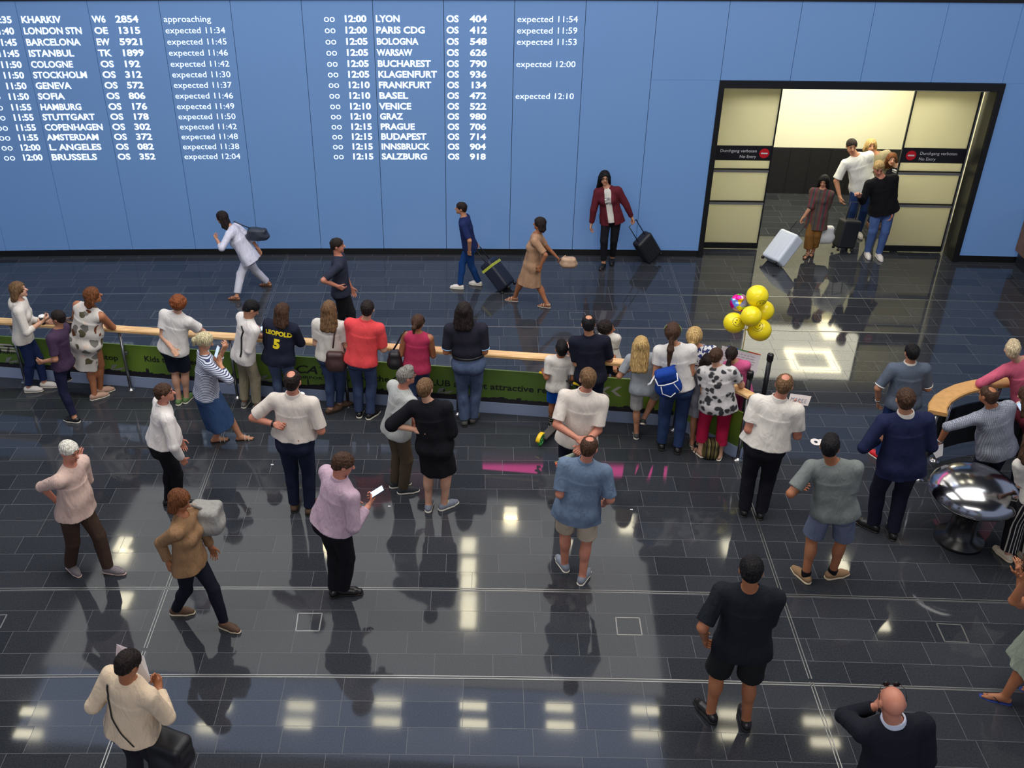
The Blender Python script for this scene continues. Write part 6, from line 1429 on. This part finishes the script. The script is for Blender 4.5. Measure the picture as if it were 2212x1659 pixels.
# balloons
yel_b = newmat('yellow_balloon'); my, nty, by = yel_b; by.inputs['Base Color'].default_value = lin((236, 216, 28)); by.inputs['Roughness'].default_value = 0.28; by.inputs['Subsurface Weight'].default_value = 0.0; yel_b = my
ink_b = plain('balloon_ink', (70, 66, 20), 0.6)
knot = px3(1610, 712, PP['pinkgirl'].base[1]+0.28); Yb = PP['pinkgirl'].base[1]+0.28
def balloon(px, py, rpx, dy, label, face=None, foil=False, grp=None):
    c = px3(px, py, Yb+dy); rr = rpx*np.linalg.norm((c-V(0, 0, CAMZ)))/FPX*1.0
    ax_ = norm(c-knot+V(0, 0, 0.001)); x_ = norm(np.cross(ax_, V(0.3, 1, 0.2))); y_ = np.cross(ax_, x_); A_ = np.stack([x_, y_, ax_]).T
    t = thing('balloon', c, label, 'balloon', grp)
    if not foil:
        prof = [(0.004, -rr*1.22), (0.012, -rr*1.20), (0.006, -rr*1.14)]+[(rr*sin(a)*(1.0 if a < pi/2 else 1-0.10*((a-pi/2)/(pi/2))**2), -rr*cos(pi-a)*-1 if False else rr*cos(a)*(1.0 if a < pi/2 else 1.10)) for a in np.linspace(pi*0.96, 0.03, 22)]
        rel(B().lathe(prof, c, 36, A_).build('skin', yel_b, None, True), t)
    else:
        fm, ntf, bf = newmat('rainbow_foil'); tc_ = N(ntf, 'ShaderNodeTexCoord'); vo = N(ntf, 'ShaderNodeTexVoronoi', i_Scale=11.0); ntf.links.new(tc_.outputs['Object'], vo.inputs['Vector'])
        hs_ = N(ntf, 'ShaderNodeHueSaturation'); hs_.inputs['Saturation'].default_value = 1.5; hs_.inputs['Value'].default_value = 0.9; ntf.links.new(vo.outputs['Color'], hs_.inputs['Color']); ntf.links.new(hs_.outputs[0], bf.inputs['Base Color']); bf.inputs['Metallic'].default_value = 0.6; bf.inputs['Roughness'].default_value = 0.2
        tcv = tocam(c); x2 = norm(np.cross(V(0, 0, 1), tcv)); y2 = np.cross(tcv, x2); A2 = np.stack([x2, y2, norm(tcv+V(-0.4, 0, 0))]).T
        rel(B().lathe([(rr*max(0.02, cos(a)), rr*0.55*sin(a)) for a in np.linspace(-pi/2+0.02, pi/2-0.02, 18)], c, 36, A2).build('skin', fm, None, True), t)
    rel(B().tube([c-ax_*rr*1.2, knot], 0.0018, 5).build('string', plain('ribbon_yellow', (216, 200, 110), 0.6), None, True), t)
    if face:
        fx, fy, rot = face; cd = norm(V(0, 0, CAMZ)-c); o = px3(fx, fy, c[1])-c
        rt = norm(np.cross(V(0, 0, 1), cd)); upv = np.cross(cd, rt); n = norm(cd*math.sqrt(max(0.05, 1-min(0.9, (np.linalg.norm(o)/rr)**2)))+o/rr*0.95)
        e1 = norm(rt-(rt@n)*n); e2 = np.cross(n, e1); a = radians(rot); g1 = e1*cos(a)+e2*sin(a); g2 = -e1*sin(a)+e2*cos(a)
        on = lambda X, Yy: c+norm(n+g1*X+g2*Yy)*rr*1.006
        fbm = B(); fbm.tube([on(0.46*cos(w), 0.46*sin(w)) for w in np.arange(30)*2*pi/30], 0.0022, 5, True)
        fbm.tube([on(0.27*cos(w), 0.27*sin(w)) for w in np.linspace(pi*1.15, pi*1.85, 10)], 0.0024, 5)
        for sx in (-0.14, 0.14): fbm.tube([on(sx, 0.07), on(sx, 0.19)], 0.006, 6)
        rel(fbm.build('printed_face', ink_b, None, True), t)
balloon(1636, 639, 22.5, 0.06, 'topmost yellow balloon with printed smile in the cluster', (1642, 652, -14))
balloon(1650, 671, 21, 0.16, 'yellow balloon at the right of the cluster, half hidden')
balloon(1623, 683, 21.5, -0.12, 'plain yellow balloon at the front centre of the cluster')
balloon(1585, 697, 21.5, 0.0, 'yellow balloon with printed smile at the left of the cluster', (1593, 695, 72))
balloon(1642, 713, 23, -0.03, 'lowest yellow balloon with partly hidden smile', (1636, 703, -10))
balloon(1597, 654, 19, 0.10, 'rainbow foil balloon at the upper left of the yellow cluster', foil=True)
t = thing('balloon_ribbon', knot, 'yellow ribbon tying the balloons to the poster', 'ribbon'); rel(B().tube([knot, px3(1609, 728, Yb), px3(1606, 744, Yb+0.01), px3(1604, 756, Yb+0.02)], 0.006, 6).build('ribbon', plain('ribbon_yellow', (216, 200, 110), 0.6), None, True), t)
# scooter
r0 = flo(1168, 962); r1 = flo(1212, 918); d = norm((r1-r0)*V(1, 1, 0)); n_ = V(-d[1], d[0], 0)
t = thing('kick_scooter', r0, 'kick scooter with green wheels and yellow fender under the boy', 'scooter'); Ln = 0.50
grn = plain('green_wheel', (58, 150, 70), 0.4); yf = plain('yellow_fender', (236, 196, 30), 0.4)
AW = np.stack([d, V(0, 0, 1), n_]).T
for k, dd in enumerate((0.0, Ln)):
    wc = r0+d*dd+V(0, 0, 0.085); wb = B()
    wb.tube([wc+d*0.070*cos(a)+V(0, 0, 1)*0.070*sin(a) for a in np.arange(28)*2*pi/28], 0.014, 10, True)
    for a in np.arange(5)*2*pi/5: wb.tube([wc, wc+d*0.066*cos(a)+V(0, 0, 1)*0.066*sin(a)], 0.008, 6)
    wb.cyl(wc-n_*0.02, wc+n_*0.02, 0.018); rel(wb.build('wheel', grn, None, True), t)
rel(B().tube([r0+V(0, 0, 0.085)+d*0.098*cos(a)+V(0, 0, 1)*0.098*sin(a) for a in np.linspace(pi*0.95, pi*0.25, 10)], 0.01, 8, sq=(0.030, 0.005)).build('fender', yf, None, True), t)
dk = B(); dk.box(r0+d*(Ln*0.45)+V(0, 0, 0.085), (Ln*0.36, 0.055, 0.012), np.stack([d, n_, V(0, 0, 1)]).T); rel(dk.build('deck', plain('deck_gray', (74, 72, 70), 0.7), bevel=0.006), t)
hb = r0+d*Ln+V(0, 0, 0.1); ht = px3(1172, 797, hb[1]+0.02); stp = B(); top_ = r0+d*(Ln-0.07)+V(0, 0, 0.78)
rel(B().tube([hb, top_], 0.016, 10).build('stem', plain('stem_black', (26, 26, 28), 0.4), None, True), t)
rel(B().tube([top_-n_*-0.20, top_-n_*0.20], 0.012, 10).build('handlebar', plain('stem_black', (26, 26, 28), 0.4), None, True), t)
for s_ in (-1, 1): rel(B().tube([top_+n_*s_*0.20, top_+n_*s_*0.29], 0.017, 10).build('grip', yf if s_ > 0 else yf, None, True), t)
# suitcases
def suitcase(name, bot, top, ht, wid, dep, side, label, mat, cat='suitcase', handle=True, stripe=None):
    bot = np.asarray(bot, float); top = np.asarray(top, float); a = norm(top-bot); x_ = norm(np.asarray(side, float)-(np.asarray(side, float)@a)*a); y_ = np.cross(a, x_); A_ = np.stack([x_, y_, a])
    t = thing(name, (bot[0], bot[1], 0.0), label, cat)
    c = bot+a*(ht/2+0.05); Sb = S(); Sb.bx(c, (wid/2, dep/2, ht/2), 0.045, A_); rel(Sb.obj('shell', 0.009, mat), t)
    rb = B()
    for k in range(-2, 3): rb.box(c+x_*k*wid*0.17+y_*dep*0.5, (0.006, 0.004, ht*0.40), A_.T); rb.box(c+x_*k*wid*0.17-y_*dep*0.5, (0.006, 0.004, ht*0.40), A_.T)
    rel(rb.build('ribs', mat, bevel=0.002), t)
    for sx in (-1, 1):
        for sy in (-1, 1):
            wc = bot+a*0.025+x_*sx*wid*0.38+y_*sy*dep*0.36; rel(B().cyl(wc-x_*0.014, wc+x_*0.014, 0.026, n=14).build('wheel', plain('wheel_black', (24, 24, 26), 0.5), None, True), t)
    if handle:
        hb_ = B(); q = [bot+a*(ht*0.95)+x_*sx*wid*0.26-y_*0.0 for sx in (-1, 1)]; w2 = [top+x_*sx*wid*0.26 for sx in (-1, 1)]
        hb_.tube([q[0], w2[0], w2[1], q[1]], 0.009, 8); rel(hb_.build('telescopic_handle', plain('handle_black', (30, 30, 34), 0.35), None, True), t)
    if stripe: rel(B().box(c+a*ht*0.30, (wid/2+0.004, dep/2+0.004, 0.022), A_.T).build('luggage_belt', stripe), t)
    return t
blkcase = plain('case_black', (26, 28, 34), 0.5); whcase = plain('case_white', (214, 222, 234), 0.4)
p = PP['cardigan']; f0 = flo(1412, 562); suitcase('trolley_case', f0+V(0, 0, 0.03), p.hand[-1], 0.50, 0.34, 0.20, V(1, 0.7, 0), 'black trolley case pulled by the person in burgundy cardigan', blkcase)
p = PP['bluewalker']; f0 = flo(1100, 628); suitcase('trolley_case', f0+V(0, 0, 0.03), p.hand[1], 0.54, 0.36, 0.22, V(0.2, 1, 0), 'dark trolley case with lime belt behind the blue trousers', plain('case_navy', (24, 30, 48), 0.5), stripe=plain('lime_belt', (170, 180, 60), 0.6))
p = PP['poncho']; f0 = flo(1664, 573); suitcase('trolley_case', f0+V(0, 0, 0.03), p.hand[1], 0.58, 0.42, 0.24, V(0.5, -1, 0.0), 'white trolley case tilted behind the striped wrap in the doorway', whcase)
f0 = flo(1818, 543); suitcase('trolley_case', f0+V(0, 0, 0.03), f0+V(0.10, 0.10, 0.9), 0.52, 0.36, 0.22, V(1, 0.3, 0), 'black upright trolley case between the people in the doorway', blkcase)
Y = PP['poncho'].base[1]; bag('carrier_bag', px3(1781, 506, Y+0.05), (0.15, 0.06, 0.16), plain('bag_white', (204, 204, 204), 0.6), 'white carrier bag beside the striped wrap in the doorway', [px3(1778, 490, Y+0.05), PP['poncho'].hand[-1], px3(1786, 490, Y+0.06)], sr=0.005)
Y = PP['allwhite'].base[1]; bag('shoulder_bag', px3(556, 505, Y+0.10), (0.16, 0.08, 0.10), leaf('dark_teal_leather', (40, 48, 62)), 'dark shoulder bag trailing behind the person all in white', [px3(545, 495, Y+0.10), px3(520, 485, Y+0.06), px3(505, 478, Y+0.02)], sr=0.010)
Y = PP['beigedress'].base[1]; bag('shoulder_bag', px3(1228, 566, Y+0.14), (0.12, 0.07, 0.09), leaf('sand_leather', (190, 158, 130)), 'sand-coloured bag behind the person in the beige dress', [px3(1222, 552, Y+0.14), PP['beigedress'].hand[1]], sr=0.008)
Y = PP['brownwalker'].base[1]; bag('shoulder_bag', px3(446, 1118, Y+0.24), (0.15, 0.12, 0.15), cloth('pale_canvas', (150, 148, 144), 0.8, 0.2), 'pale gray canvas bag carried by the person in tan jacket', [px3(436, 1100, Y+0.2), px3(412, 1090, Y+0.1), px3(396, 1100, Y+0.05)], sr=0.014)
# scraps of paper on the floor
for (x, y) in ((588, 1004), (841, 1094), (1364, 1101)):
    f0 = flo(x, y); tag(B().box(f0+V(0, 0, 0.003), (0.016, 0.009, 0.002)).build('paper_scrap', paper), {588: 'tiny white paper scrap on the floor left of the white polo and jeans', 841: 'tiny white paper scrap on the floor near the lilac shirt phone', 1364: 'tiny white paper scrap on the floor right of the beige shorts'}[x], 'paper scrap')
